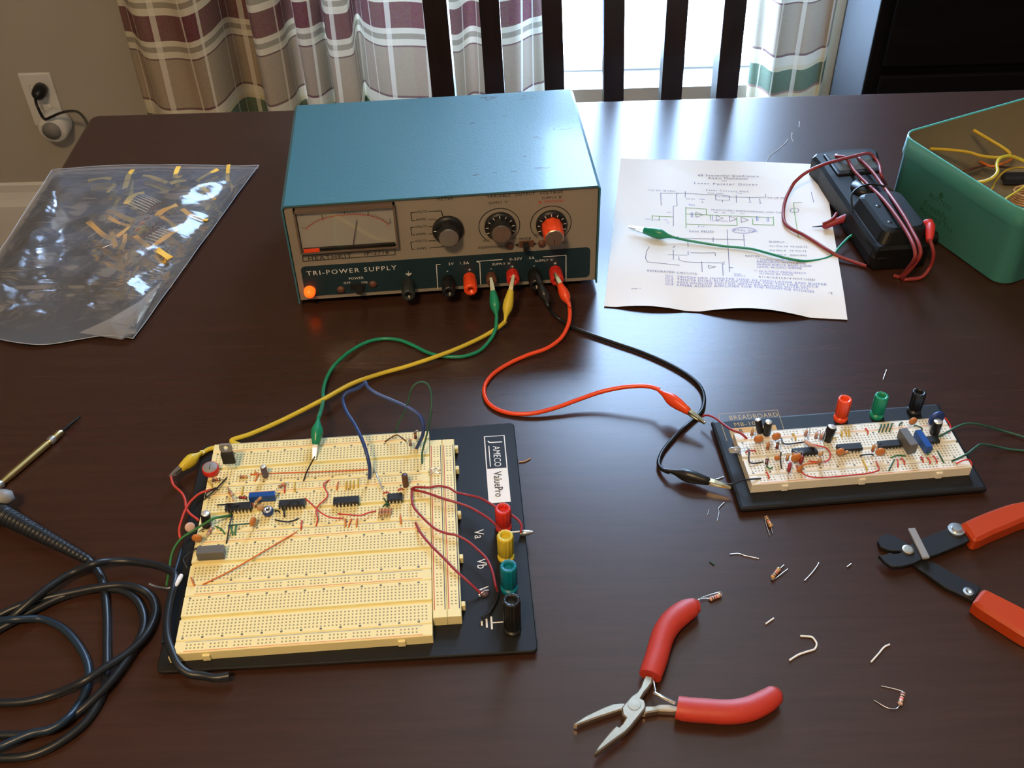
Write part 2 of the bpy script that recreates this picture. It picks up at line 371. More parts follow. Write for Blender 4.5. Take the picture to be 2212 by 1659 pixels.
cl = [(272, .02), (290, 0), (330, -.025), (385, -.035), (440, -.05), (480, -.035), (500, .03), (535, .045), (548, .0), (575, -.03), (612, -.02), (628, .02), (642, .02), (655, -.025), (690, -.03), (702, .02), (722, -.02), (765, -.03), (774, .03), (790, -.005), (840, -.03), (915, -.04), (985, -.02), (1015, .01), (1050, -.02), (1110, -.035), (1150, -.01), (1180, .01)]
curtain('plaid_curtain', 'wide maroon, cream and green plaid curtain gathered left of the bright window', cl, 1.93, plaid('plaid cloth left', -.170+.384, .04))
cr_ = [(1634, .02), (1645, .0), (1665, -.02), (1690, -.025), (1720, -.02), (1752, -.015), (1775, -.008), (1790, .0), (1803, .03)]
curtain('plaid_curtain', 'narrow plaid curtain strip hanging right of the bright window', cr_, 1.93, plaid('plaid cloth right', -.190+.384+.088, .07))

# ------------------------------------------------------------------ dark cabinet on the right
cb0 = thing('cabinet', 'tall black wooden cabinet standing in the corner right of the window', 'cabinet', (1.1, 1.72, FL))
ci = inv(cb0)
CXL = vp(1893, 100, 1.60).x
MB().box(CXL, 1.55, 1.62, 1.78, FL, .55, b=.004).build('body', 'black_wood', cb0, ci)
MB().box(CXL+.02, 1.08, 1.606, 1.62, -.18, .5, b=.004).build('door', 'black_wood', cb0, ci)
MB().box(1.09, 1.53, 1.606, 1.62, -.18, .5, b=.004).build('door', 'black_wood', cb0, ci)
MB().box(CXL+.02, 1.08, 1.606, 1.62, -.70, -.195, b=.004).build('drawer', 'black_wood', cb0, ci)
MB().box(1.09, 1.53, 1.606, 1.62, -.70, -.195, b=.004).build('drawer', 'black_wood', cb0, ci)

# ------------------------------------------------------------------ wall outlet, black plug, round adapter
YW = 2.0
o0 = vp(73, 210, YW)
out = thing('wall_outlet', 'white wall outlet plate low on the wall at the left', 'outlet', (o0.x, YW, o0.z-.06))
oi = inv(out)
def wallbox(m, x0, x1, z0, z1, d0, d1, b):
    t = MB().box(x0, x1, z0, z1, 0, d1-d0, b=b); t.xf(lambda v: (v.x, YW-d0-v.z, v.y)); t.f = [f[::-1] for f in t.f] if False else t.f; return t
pl0 = vp(73, 156, YW); px0, px1 = vp(38, 157, YW).x, vp(108, 155, YW).x; zt = pl0.z; zb = zt-.114
wallbox(None, px0, px1, zb, zt, 0, .006, .003).build('cover_plate', 'white_plastic', out, oi)
xm = (px0+px1)/2
for zc in (zt-.037, zt-.077):
    r = wallbox(None, xm-.017, xm+.017, zc-.014, zc+.014, .005, .008, .006).build('socket', 'white_plastic', out, oi)
pc = vp(83, 199, YW-.03)
pg = thing('power_plug', 'small black plug in the upper socket of the wall outlet, cord trailing behind table', 'plug', (pc.x, YW, pc.z))
pi_ = inv(pg)
MB().lathe([(.004, 0), (.013, .004), (.014, .015), (.012, .03), (.006, .036), (.0005, .038)], (pc.x, YW-.008, pc.z), (0, -1, -.1), n=20).build('plug_body', 'black', pg, pi_)
cp = [vp(76, 212, 1.965), vp(80, 228, 1.95), vp(95, 256, 1.945), vp(110, 253, 1.94), vp(128, 245, 1.93), vp(150, 240, 1.90), vp(168, 242, 1.86), vp(182, 255, 1.80), vp(192, 272, 1.72), vp(203, 279, 1.66), vp(222, 300, 1.6), vp(240, 420, 1.55)]
MB().tube(spline(cp), .0028).build('cord', 'black', pg, pi_)
ad = vp(118, 272, YW-.03)
na = thing('plug_adapter', 'round white adapter plugged into the lower socket of the wall outlet', 'adapter', (ad.x, YW, ad.z)); ai = inv(na)
MB().lathe([(.028, 0), (.030, .006), (.030, .034), (.026, .040), (.0005, .042)], (ad.x, YW-.008, ad.z), (0, -1, 0), n=32).build('adapter_body', 'white_plastic', na, ai)
MB().lathe([(.018, 0), (.0185, .003), (.0005, .0035)], (ad.x, YW-.049, ad.z), (0, -1, 0), n=28).build('adapter_face', 'grey', na, ai)
# ------------------------------------------------------------------ bench power supply
PO, PT, PW, PD, PH = Vector((-.1915, .7702, 0)), .07, .2733, .183, .109
psu = thing('power_supply', 'blue metal bench power supply with a meter, three knobs and a row of output posts', 'power supply', PO, PT)
pin = inv(psu); Y0 = .0025
def F(px, py, y=None):
    """photo pixel -> (x, z) on the front panel plane (local)"""
    y = Y0 if y is None else y
    d = ray(px, py); n = Vector((sin(PT), -cos(PT), 0)); p0 = PO+Vector((-sin(PT)*y, cos(PT)*y, 0)); o = Vector((0, 0, CH))
    w = o+d*((p0-o).dot(n)/d.dot(n)); l = pin @ w; return l.x, l.z
def g(x, y): return F(600+x/3.072, 180+y/3.072)
BZ = .008
paint = mat('blue hammered paint', (.040, .165, .225), .42, noise=.15, nscale=500, bump=.15, spec=.5, coat=.25); q = NT(paint)
tc = q.n('ShaderNodeTexCoord'); mp = q.n('ShaderNodeMapping'); mp.inputs['Scale'].default_value = (60, 190, 60); q.t.links.new(tc.outputs['Object'], mp.inputs[0])
vz = q.n('ShaderNodeTexNoise'); vz.inputs['Scale'].default_value = 1.0; vz.inputs['Detail'].default_value = 3; q.t.links.new(mp.outputs[0], vz.inputs[0])
s_ = q.n('ShaderNodeSeparateXYZ'); q.t.links.new(tc.outputs['Object'], s_.inputs[0])
msk = q.m('MULTIPLY', q.m('GREATER_THAN', vz.outputs['Fac'], .69), q.m('GREATER_THAN', s_.outputs[0], .165))
src = q.p.inputs['Base Color'].links[0].from_socket
q.t.links.new(q.mix(msk, src, (.012, .02, .03)), q.p.inputs['Base Color'])
M['psu_paint'] = paint
M['panel'] = mat('beige panel paint', (.27, .24, .20), .5, noise=.08, nscale=300)
M['panel_teal'] = mat('dark teal panel paint', (.010, .032, .045), .45, noise=.2, nscale=300)
c = MB(); t = .0014
# folded cover: top plus two sides, open at the front
top = [(0, BZ-.002), (0, PH-.003), (.003, PH), (PW-.003, PH), (PW, PH-.003), (PW, BZ-.002), (PW-t, BZ-.002), (PW-t, PH-.0035), (PW-.0035, PH-t), (.0035, PH-t), (t, PH-.0035), (t, BZ-.002)]
n = len(top); vs = [(x, 0, z) for x, z in top]+[(x, PD, z) for x, z in top]
c.add(vs, [(i, (i+1) % n, n+(i+1) % n, n+i) for i in range(n)]+[(0, 11, 10, 1), (1, 10, 9, 2), (2, 9, 8, 3), (3, 8, 7, 4), (4, 7, 6, 5)]+[(n+1, n+10, n+11, n), (n+2, n+9, n+10, n+1), (n+3, n+8, n+9, n+2), (n+4, n+7, n+8, n+3), (n+5, n+6, n+7, n+4)])
c.build('cover', 'psu_paint', psu)
fx0, fz0 = g(150, 1450); fx1, fz1 = g(2112, 1312)
fx0, fx1 = t+.0005, PW-t-.0005
fp = MB().box(fx0, fx1, Y0, PD-.004, BZ, PH-t-.001)
MB().box(fx0, fx1, PD-.004, PD-.001, BZ, PH-t-.001).build('rear_panel', 'black_matt', psu)
def plate(pts, d0, d1, r=.003):
    """rounded plate on the panel from local (x, z) bounds"""
    x0 = min(p[0] for p in pts); x1 = max(p[0] for p in pts); z0 = min(p[1] for p in pts); z1 = max(p[1] for p in pts)
    b = MB().box(x0, x1, z0, z1, 0, d1-d0, b=min(r, (d1-d0)*.9)); return b.xf(lambda v: (v.x, Y0-d0-v.z, v.y))
def rrect(x0, x1, z0, z1, r, y, k=5):
    o = []
    for ax_, az, a0 in ((x1-r, z1-r, 0), (x0+r, z1-r, pi/2), (x0+r, z0+r, pi), (x1-r, z0+r, 1.5*pi)):
        for i in range(k): a = a0+i*pi/2/(k-1); o.append((ax_+r*cos(a), y, az+r*sin(a)))
    return o
tx0, tz0 = g(135, 1445); tx1, tz1 = g(2098, 1088); _, tz0 = g(1600, 1345); _, tz1 = g(1600, 1118)
ring = rrect(.007, PW-.007, BZ+.004, tz1, .004, Y0-.0006); ring2 = [(x, Y0, z) for x, y, z in ring]; n = len(ring)
lp = MB().add(ring+ring2, [tuple(range(n))]+[(i, n+i, n+(i+1) % n, (i+1) % n) for i in range(n)]); lp.f[0] = lp.f[0]

# meter
mx0, mz1 = g(100, 830); mx1, _ = g(772, 780); _, mz0 = g(470, 1090)
_, mzt = g(430, 808)
fr = MB()
for a, b_, c_, d_ in ((mx0, mx1, mzt-.003, mzt), (mx0, mx1, mz0-.001, mz0+.0006), (mx0, mx0+.0016, mz0, mzt), (mx1-.0016, mx1, mz0, mzt)): fr.box(a, b_, Y0-.005, Y0, c_, d_)
meter = fr.build('meter_frame', mat('brown meter frame', (.14, .10, .08), .4, noise=.1), psu)
mface = MB().box(mx0+.002, mx1-.002, Y0-.0012, Y0-.0004, mz0, mzt-.002)
mg = mat('meter glass', (.9, .9, .9), .05); q = NT(mg); tr = q.n('ShaderNodeBsdfTransparent'); gl = q.n('ShaderNodeBsdfGlossy'); gl.inputs['Roughness'].default_value = .04; mxs = q.n('ShaderNodeMixShader'); mxs.inputs[0].default_value = .06
q.t.links.new(tr.outputs[0], mxs.inputs[1]); q.t.links.new(gl.outputs[0], mxs.inputs[2]); q.t.links.new(mxs.outputs[0], q.t.nodes['Material Output'].inputs[0])
MB().box(mx0+.003, mx1-.003, Y0-.0046, Y0-.004, mz0+.001, mzt-.003).build('meter_glass', mg, meter)
def line(m, pts, w, y, mi=0):
    for (a, b_), (c_, d_) in zip(pts, pts[1:]):
        dx, dz = c_-a, d_-b_; L = math.hypot(dx, dz) or 1; nx, nz = -dz/L*w/2, dx/L*w/2
        m.add([(a+nx, y, b_+nz), (a-nx, y, b_-nz), (c_-nx, y, d_-nz), (c_+nx, y, d_+nz)], [(0, 1, 2, 3)], mi)
sc = MB(); ys = Y0-.0015
arc = [g(*p) for p in ((185, 960), (250, 915), (330, 885), (410, 870), (500, 864), (580, 868), (640, 880), (690, 900), (735, 930))]
arc3 = [(p.x, p.y) for p in spline([(a, b_, 0) for a, b_ in arc], 5)]
line(sc, arc3, .0006, ys, 1)
cxa = sum(a for a, _ in arc)/len(arc); cza = mz0-.004
for i, (a, b_) in enumerate(arc3[::1]):
    L = .0035 if i % 10 == 0 else .0018; dx, dz = a-cxa, b_-cza; d = math.hypot(dx, dz); line(sc, [(a, b_), (a+dx/d*L, b_+dz/d*L)], .0003, ys, 0)
    if i % 8 == 0: line(sc, [(a, b_), (a-dx/d*L, b_-dz/d*L)], .0003, ys, 1)
for p, w in (((295, 880), '0'), ((440, 838), '5'), ((600, 850), '10'), ((745, 905), '15')):
    a, b_ = g(*p); line(sc, [(a, b_+.002), (a, b_-.003)], .0005, ys, 0)
mface.join(sc, 1).build('meter_face', [mat('meter face', (.36, .35, .33), .6, noise=.05), 'panel_ink', 'red_ink'], meter)
a, b_ = g(500, 1060); c_, d_ = g(525, 895)
nd = MB(); line(nd, [(a, b_), (c_, d_)], .0006, Y0-.003); nd.build('needle', 'panel_ink', meter)
a, b_ = g(190, 1095); MB().box(mx0+.003, mx1-.003, Y0-.004, Y0-.0012, mz0+.0003, mz0+.0035).build('meter_base_strip', 'black', meter)
MB().box(mx0+.0035, mx0+.017, Y0-.0048, Y0-.004, mz0+.0008, mz0+.0042).build('red_flag', 'orange_red', meter)
# printed lettering
ink = MB(); wht = MB(); rd = MB()
def txt(m, s, px, size, y=None, sx=1.0, sp=1.1):
    vs, fs = text_mesh(s, size, spacing=sp); X, Z = g(*px); yy = Y0-.0004 if y is None else y
    m.add([(X+v.x*sx, yy, Z+v.y) for v in vs], fs)
yl = Y0-.0009
txt(ink, 'METER', (1110, 765), .0042, sp=1.2); txt(ink, 'VARIABLE  OUTPUT  VOLTAGE', (1640, 735), .0042, sp=1.15)
txt(ink, "SUPPLY 'A'", (1465, 790), .0034); txt(ink, "SUPPLY 'B'", (1820, 757), .0036); txt(rd, '\u25B2 TRACKING', (1815, 782), .0034)
for (x, y), s in (((950, 852), 'VOLTS'), ((950, 902), 'AMPS'), ((950, 950), 'VOLTS'), ((950, 1000), 'AMPS'), ((950, 1045), 'VOLTS'), ((955, 1095), 'AMPS')): txt(ink, s, (x, y), .0034)
for a, b_ in (((1000, 848), (1085, 845)), ((1000, 900), (1050, 900)), ((1000, 948), (1035, 946)), ((1000, 998), (1040, 996)), ((1000, 1044), (1050, 1042)), ((1010, 1090), (1100, 1082))): line(ink, [g(*a), g(*b_)], .0006, Y0-.0004)
line(ink, [g(1085, 845), g(1097, 885)], .0008, Y0-.0004)
for y0_, y1_ in ((855, 910), (953, 1005), (1050, 1100)): line(ink, [g(905, y0_), g(882, y0_+2), g(890, y1_), g(912, y1_)], .0007, Y0-.0004)
line(ink, [g(165, 1143), g(776, 1097), g(780, 1135), g(168, 1180), g(165, 1143)], .0006, Y0-.0004)
txt(ink, 'HEATHKIT', (345, 1153), .0062, sx=1.15, sp=1.2); txt(ink, 'IP-2718', (655, 1126), .0056, sx=1.05, sp=1.2)
txt(ink, 'INDEPENDENT', (1420, 1085), .0034); txt(ink, 'MODE', (1640, 1030), .0036); txt(ink, 'MIN', (1385, 1045), .003); txt(ink, 'MAX', (1900, 1055), .003); txt(ink, 'MIN', (1725, 1005), .003); txt(ink, 'MAX', (1560, 1030), .003)
txt(ink, '\u25C4', (1585, 1074), .005); txt(ink, '\u25BA', (1705, 1066), .005)
for (kx, ky) in ((1470, 945), (1812, 930)):
    X, Z = g(kx, ky); R = .0180; line(ink, [(X+R*cos(a), Z+R*sin(a)) for a in [(-50+i*280/44)*pi/180 for i in range(45)]], .0007, Y0-.0004)
def wt(*a, **k): txt(wht, *a, y=yl, **k)
wt('TRI-POWER SUPPLY', (490, 1240), .0068, sx=1.1, sp=1.25); wt('POWER', (520, 1290), .0036); wt('OFF', (460, 1322), .0034); wt('ON', (575, 1318), .0034)
wt('5V   1.5A', (1200, 1192), .0040, sp=1.2); wt('0-20V   .5A', (1620, 1160), .0040, sp=1.2); wt("SUPPLY 'A'", (1485, 1195), .0034); wt("SUPPLY 'B'", (1768, 1172), .0034)
wt('-', (1125, 1240), .006); wt('+', (1272, 1235), .006); wt('-', (1415, 1225), .006); wt('+', (1555, 1215), .006); wt('-', (1700, 1205), .006); wt('+', (1840, 1192), .006)
wt('\u2193', (868, 1260), .007)
gx, gz = g(868, 1258)
for i, w in enumerate((.006, .004, .002)): line(wht, [(gx-w/2, gz-i*.0012), (gx+w/2, gz-i*.0012)], .0005, yl)
line(wht, [(gx, gz), (gx, gz+.0025)], .0005, yl)
line(wht, [g(1080, 1197), g(1052, 1199), g(1062, 1360)], .0007, yl); line(wht, [g(1490, 1165), g(1318, 1178), g(1340, 1188), g(1346, 1330)], .0007, yl)
line(wht, [g(1760, 1148), g(1912, 1137), g(1912, 1295)], .0007, yl)
fp.join(ink, 1).join(rd, 2).build('front_panel', ['panel', 'panel_ink', 'red_ink'], psu); lp.join(wht, 1).build('lower_panel', ['panel_teal', 'white'], psu)
# knobs
def knob(px, shaft, label):
    X, Z = g(*px); m = MB().lathe([(.0138, 0), (.0138, .003), (.0125, .0045), (.0095, .005)], (X, Y0, Z), (0, -1, 0), n=36, sm=False)
    k = m.build('knob', 'black', psu); k['label'] = label
    if shaft == 'red':
        MB().lathe([(.0094, .005), (.0092, .012), (.0088, .022), (.0080, .023)], (X, Y0, Z), (0, -1, 0), n=40, flute=10, fd=.06).build('knob_grip', 'orange_red', k)
        MB().lathe([(.0080, .0230), (.0074, .0236), (.0001, .0237)], (X, Y0, Z), (0, -1, 0), n=36, sm=False).build('knob_cap', M['steel'], k)
        mk = MB(); line(mk, [(X, Z-.001), (X, Z-.006)], .0006, Y0-.0239); mk.build('pointer_mark', 'panel_ink', k)
    else:
        MB().lathe([(.0102, .0045), (.0096, .012), (.0092, .0135)], (X, Y0, Z), (0, -1, 0), n=40, flute=10, fd=.05).build('knob_grip', 'black', k)
        MB().lathe([(.0086, .0135), (.0084, .0143), (.0001, .0144)], (X, Y0, Z), (0, -1, 0), n=36, sm=False).build('knob_cap', 'chrome' if shaft == 'silver' else 'steel', k)
    mk = MB()
    for i in range(9 if shaft != 'silver' else 1):
        a = (200-i*27)*pi/180 if shaft != 'silver' else 170*pi/180
        line(mk, [(X+.0104*cos(a), Z+.0104*sin(a)), (X+.0128*cos(a), Z+.0128*sin(a))], .0006, Y0-.0053)
    mk.build('dial_mark', 'white', k)
knob((1130, 968), 'silver', 'black knob with a brushed silver cap'); knob((1475, 943), 'grey', 'black knob with a dull grey cap'); knob((1815, 930), 'red', 'black knob with a red inner knob')
for p in ((1538, 1075), (1752, 1060), (420, 1365), (632, 1330)):
    X, Z = g(*p); s = MB().lathe([(.0036, 0), (.0034, .0012), (.002, .0022), (.0001, .0024)], (X, Y0-.0005, Z), (0, -1, 0), n=18).build('screw', 'brown', psu)
X, Z = g(1650, 1062); sw = MB().box(X-.0065, X+.0065, Y0-.0012, Y0, Z-.003, Z+.003).build('mode_switch', 'brown', psu); MB().box(X-.0035, X+.0015, Y0-.009, Y0-.001, Z-.0022, Z+.0022).build('switch_lever', 'black', sw)
X, Z = g(530, 1345); sw = MB().box(X-.0065, X+.0065, Y0-.0016, Y0, Z-.003, Z+.003).build('power_switch', 'black', psu); MB().box(X-.001, X+.0045, Y0-.010, Y0-.001, Z-.0022, Z+.0022).build('switch_lever', 'black', sw)
X, Z = g(213, 1372); M['lamp_orange'] = mat('lit orange lens', (1, .2, .02), .3, emis=(1, .07, .005), es=.8, noise=.02)
MB().lathe([(.0052, 0), (.0052, .003), (.0045, .0055), (.0028, .0075), (.0001, .0083)], (X, Y0-.0006, Z), (0, -1, 0), n=24).build('indicator_lamp', 'lamp_orange', psu)
def post(name, px, color, L=.020, r=.0062, parent=psu):
    X, Z = g(*px); k = MB().lathe([(r*.9, 0), (r*.95, .003)], (X, Y0-.0006, Z), (0, -1, 0), n=24).build(name, color, parent)
    MB().lathe([(r*.9, .003), (r, .0045), (r, L-.0015), (r*.92, L), (r*.45, L), (r*.4, L-.006), (.0001, L-.006)], (X, Y0-.0006, Z), (0, -1, 0), n=40, flute=10, fd=.05).build('post_cap', color, k)
    return X, Z
M['smoke'] = mat('smoky clear plastic', (.025, .03, .03), .25, noise=.1)
post('binding_post', (865, 1320), 'smoke'); post('binding_post', (1130, 1300), 'black'); post('binding_post', (1272, 1285), 'orange_red')
post('binding_post', (1415, 1275), 'brown', .010, .005); post('binding_post', (1555, 1258), 'red', .012, .006); post('binding_post', (1700, 1255), 'black'); post('binding_post', (1840, 1240), 'red', .016, .0062)
for x in (.02, PW-.02):
    for y in (.02, PD-.02): MB().lathe([(.007, 0), (.008, .002), (.008, BZ)], (x, y, 0), n=18).build('foot', 'black', psu)
for x in (.006, PW-.006): pass

# ------------------------------------------------------------------ paper with schematic
ax_, ay_ = tp(1305, 660, .002), tp(1831, 689, .002)
PA = atan2((ay_-ax_).y, (ay_-ax_).x); PPW = (ay_-ax_).length; PPH = (tp(1332, 340, .002)-ax_).length
def paper_z(x, y):
    z = .0012
    z += .007*math.exp(-max(0, y)/.035)*(max(0, sin((x-.085)/PPW*2.2*pi))**1)*(x > .085)
    z += .0032*math.exp(-max(0, y)/.025)*max(0, sin((x-.01)/.062*pi))*(x < .075)
    z += .0025*max(0, sin((x*.6+y)*22))*min(1, y/.05)
    z += .004*math.exp(-((x-PPW+.03-y*.3)/.05)**2)*min(1, y/.03)*.6
    return z
pap = thing('paper_sheet', 'white sheet printed with a circuit diagram, lying right of the blue power supply', 'paper', (ax_.x, ax_.y, 0), PA)
pai = inv(pap)
M['paper'] = mat('white paper', (.78, .74, .68), .7, noise=.03, nscale=40)
def psurf(u, v, d=0): x, y = u*PPW, v*PPH; return Vector((x+.004*v, y, paper_z(x, y)+d))
pm = MB().grid(lambda u, v: psurf(u, v), 60, 70); pm.grid(lambda u, v: psurf(1-u, v, -.00015), 60, 70)

def K(x, y, s=(1360, 350, 4.809)):
    w = pai @ tp(s[0]+x/s[2], s[1]+y/s[2], .0035); return w.x, w.y
pr = [MB(), MB(), MB()]
def pline(pts, w=.0006, mi=0):
    pp = [K(*p) for p in pts]; m = pr[mi]
    for (a, b_), (c_, d_) in zip(pp, pp[1:]):
        dx, dy = c_-a, d_-b_; L = math.hypot(dx, dy) or 1; nx, ny = -dy/L*w/2, dx/L*w/2; k = max(1, int(L/.008))
        for i in range(k):
            xa, ya, xb, yb = a+dx*i/k, b_+dy*i/k, a+dx*(i+1)/k, b_+dy*(i+1)/k
            m.add([(xa+nx, ya+ny, paper_z(xa, ya)+.0002), (xa-nx, ya-ny, paper_z(xa, ya)+.0002), (xb-nx, yb-ny, paper_z(xb, yb)+.0002), (xb+nx, yb+ny, paper_z(xb, yb)+.0002)], [(0, 1, 2, 3)])
def ptxt(s, x, y, size=.0034, mi=0, align='LEFT', sp=1.05):
    vs, fs = text_mesh(s, size, align, spacing=sp); X, Y = K(x, y)
    pr[mi].add([(X+v.x, Y+v.y, paper_z(X+v.x, Y+v.y)+.0003) for v in vs], fs)
ptxt('4B Sequential Quadrature', 1025, 135, .0052, 0, 'CENTER', 1.15); ptxt('Audio Modulator', 1025, 160, .0052, 0, 'CENTER', 1.15); ptxt('and', 985, 183, .0034, 0, 'CENTER')
ptxt('Laser Pointer Driver', 1000, 215, .0056, 0, 'CENTER', 1.35); ptxt('Laser Current Mod', 1015, 283, .0044, 0, 'CENTER', 1.25)
ptxt('+12 TO 18 VDC', 190, 275, .0040); ptxt('(DC)  (2W)', 810, 305, .0032); ptxt('Vout', 1110, 305, .003); ptxt('TO OP AMP', 1430, 358, .0038, 0); ptxt('IN 5V', 590, 365, .0036); ptxt('100K', 720, 368, .003, 2); ptxt('HV DRIVE', 900, 340, .0032, 2)
ptxt('Bias', 615, 425, .0038, 2); ptxt('MULTI TUNE / NARROWBAND / OSC TUNE', 850, 478, .0036); ptxt('(A)    (B)     (C)      (D)', 880, 505, .003)
ptxt('+5V', 380, 505, .003, 2); ptxt('100K   220P   1N', 160, 575, .003, 2); ptxt('1K', 380, 612, .003, 2); ptxt('Line MOD', 620, 697, .0052, 0, 'LEFT', 1.1); ptxt('R10', 710, 650, .004, 2); ptxt('XTAL OSC', 1080, 690, .0048, 2)
ptxt('FILTER GAIN', 840, 590, .003, 2); ptxt('SUPPLY:', 1450, 815, .0042, 0, 'LEFT', 1.1); ptxt('IC1 PIN 14  +5 VOLTS', 1455, 860, .0036); ptxt('IC2 PIN 8   12 VOLTS', 1455, 905, .0036); ptxt('IC3 PIN 4   GROUND', 1455, 950, .0036)
ptxt('NOTES:', 1200, 962, .0042); 
for i, s in enumerate(['* CLASS SHIFTER IS', 'REQUIRED WITH SINE', 'WAVE INPUT AND LOW', 'LEVEL AUDIO DRIVE']): ptxt(s, 1320, 1000+i*27, .0046, 2, 'LEFT', 1.0)
ptxt('** MULTIPLY FREQUENCY', 1290, 1128, .0040, 2); ptxt('IN MHZ BY FOUR', 1350, 1155, .0038, 2); ptxt('R11,R12,R13,R14 NOT USED', 1340, 1195, .0040, 0)
ptxt('INTEGRATED CIRCUITS:', 180, 1135, .0042, 0); ptxt('MIC', 1085, 1165, .0040, 2); ptxt('INPUT', 1085, 1185, .0036, 2)
for i, s in enumerate(['IC1  74HC04 HEX INVERTER USED AS OSCILLATOR AND BUFFER', 'IC2  74HC74 DUAL FLIP FLOP DIVIDER FOR THE LINE CLOCK', 'IC3  4053 ANALOG SWITCH WITH BALANCED OUTPUTS', 'IC4  LM386 AUDIO AMPLIFIER FOR THE MONITOR PHONES']):
    ptxt(s, 372, 1188+i*27+(-0), .0046, 2, 'LEFT', 1.12)
ptxt('page 1', 20, 1310, .0032); ptxt('12', 2060, 1362, .004)
for a in ([(325, 300), (330, 435)], [(495, 435), (490, 310), (520, 305)], [(580, 285), (580, 350)], [(895, 320), (897, 375), (1040, 378), (1042, 335), (895, 320)], [(1110, 325), (1112, 405)], [(330, 305), (580, 305), (900, 325)], [(1040, 345), (1420, 350)], [(1415, 320), (1417, 350)], [(1245, 350), (1255, 400)], [(1355, 360), (1360, 410)], [(1235, 402), (1270, 404)], [(1345, 410), (1375, 412)], [(755, 390), (765, 410)], [(965, 375), (970, 400)], [(455, 440), (457, 650)], [(457, 440), (495, 435)], [(1015, 685), (1040, 1140)], [(1188, 735), (1195, 870)], [(455, 770), (1200, 790)], [(500, 750), (512, 775)], [(870, 765), (870, 815)], [(605, 790), (610, 860)], [(205, 870), (175, 930), (165, 1000), (185, 1040), (520, 1070)], [(475, 850), (450, 880)], [(455, 900), (457, 1010)], [(400, 955), (600, 955)], [(965, 1030), (972, 1185)], [(750, 1020), (755, 1140)], [(512, 970), (515, 1010), (590, 1030), (965, 1035)], [(985, 1020), (978, 1060)], [(820, 1065), (825, 1100), (895, 1080), (820, 1065)], [(1030, 1085), (1080, 1090)], [(610, 910), (610, 950)], [(635, 925), (890, 925), (895, 960)], [(1885, 320), (1912, 425)]): pline(a)
for a in ([(585, 450), (588, 670)], [(585, 455), (800, 470), (800, 530)], [(588, 520), (1500, 560)], [(588, 625), (1060, 640), (1120, 640), (1115, 555)], [(1280, 570), (1283, 630), (1500, 640), (1495, 550)], [(840, 530), (842, 575)], [(235, 540), (455, 550)], [(235, 535), (237, 595)], [(310, 545), (310, 590)], [(1705, 410), (1790, 415)], [(1705, 410), (1712, 490), (1755, 770)], [(1745, 765), (1780, 790)]): pline(a, .0008, 1)
for x0_, y0_ in ((690, 500), (900, 535), (1040, 545), (1160, 555)): pline([(x0_, y0_), (x0_+3, y0_+55), (x0_+75, y0_+30), (x0_, y0_)], .0006, 0)
for x0_, y0_ in ((640, 505), (655, 505), (860, 530), (1320, 545), (1335, 548), (1430, 555), (1445, 556)): pline([(x0_, y0_), (x0_+3, y0_+50)], .0007, 2)
pline([(1070+120*(1+cos(a))-0, 692+30*sin(a)) for a in [i*pi/8 for i in range(17)]], .0007, 2); pline([(1715+45*cos(a), 490+22*sin(a)) for a in [i*pi/8 for i in range(17)]], .0006, 0)
pm.join(pr[0], 1).join(pr[1], 2).join(pr[2], 3).build('sheet', ['paper', 'ink', 'ink_green', 'blue_ink'], pap)
# ------------------------------------------------------------------ solderless breadboards
def tie_mat(name, base, kind, lr=(.70, .26, .12), lb=(.36, .36, .30), hole=(.30, .27, .15)):
    m = mat(name, base, .45); q = NT(m); x, y, z = q.xyz()
    fx = q.m('DIVIDE', q.m('SUBTRACT', x, .00381), .00254)
    inx = q.band(fx, -.5, 62.5)
    hx = q.m('LESS_THAN', q.m('ABSOLUTE', q.m('SUBTRACT', q.m('FRACT', q.m('ADD', fx, .5)), .5)), .21)
    if kind == 'terminal':
        ay = q.m('ABSOLUTE', y); gy = q.m('DIVIDE', q.m('SUBTRACT', ay, .00381), .00254)
        iny = q.band(gy, -.5, 4.5)
        hy = q.m('LESS_THAN', q.m('ABSOLUTE', q.m('SUBTRACT', q.m('FRACT', q.m('ADD', gy, .5)), .5)), .24)
        hm = q.m('MULTIPLY', q.m('MULTIPLY', hx, hy), q.m('MULTIPLY', inx, iny))
        f5 = q.m('FRACT', q.m('DIVIDE', q.m('ADD', fx, .5), 5.0))
        tk = q.m('MULTIPLY', q.m('MULTIPLY', q.band(f5, .05, .17), q.band(ay, .01515, .01665)), inx)
        c = q.mix(hm, base, hole); c = q.mix(tk, c, (.12, .12, .10))
    else:
        fb = q.m('DIVIDE', q.m('SUBTRACT', x, .0076), .00254); g6 = q.m('FRACT', q.m('DIVIDE', q.m('ADD', fb, .5), 6.0))
        grp = q.m('MULTIPLY', q.m('LESS_THAN', g6, .834), q.band(fb, -.5, 58.5))
        hb = q.m('LESS_THAN', q.m('ABSOLUTE', q.m('SUBTRACT', q.m('FRACT', q.m('ADD', fb, .5)), .5)), .21)
        hy = q.m('LESS_THAN', q.m('ABSOLUTE', q.m('SUBTRACT', q.m('ABSOLUTE', y), .00127)), .0006)
        inl = q.band(x, .006, .159)
        c = q.mix(q.m('MULTIPLY', q.m('MULTIPLY', hb, hy), grp), base, hole)
        c = q.mix(q.m('MULTIPLY', q.band(y, -.0038, -.0032), inl), c, lr)
        c = q.mix(q.m('MULTIPLY', q.band(y, .0032, .0038), inl), c, lb)
    up = q.n('ShaderNodeNewGeometry'); sn = q.n('ShaderNodeSeparateXYZ'); q.t.links.new(up.outputs['Normal'], sn.inputs[0])
    c = q.mix(q.m('GREATER_THAN', sn.outputs[2], .8), base, c)
    q.t.links.new(c, q.p.inputs['Base Color'])
    return m
M['dark_bus'] = None
CB = (.80, .73, .39); CW = (.76, .75, .66)
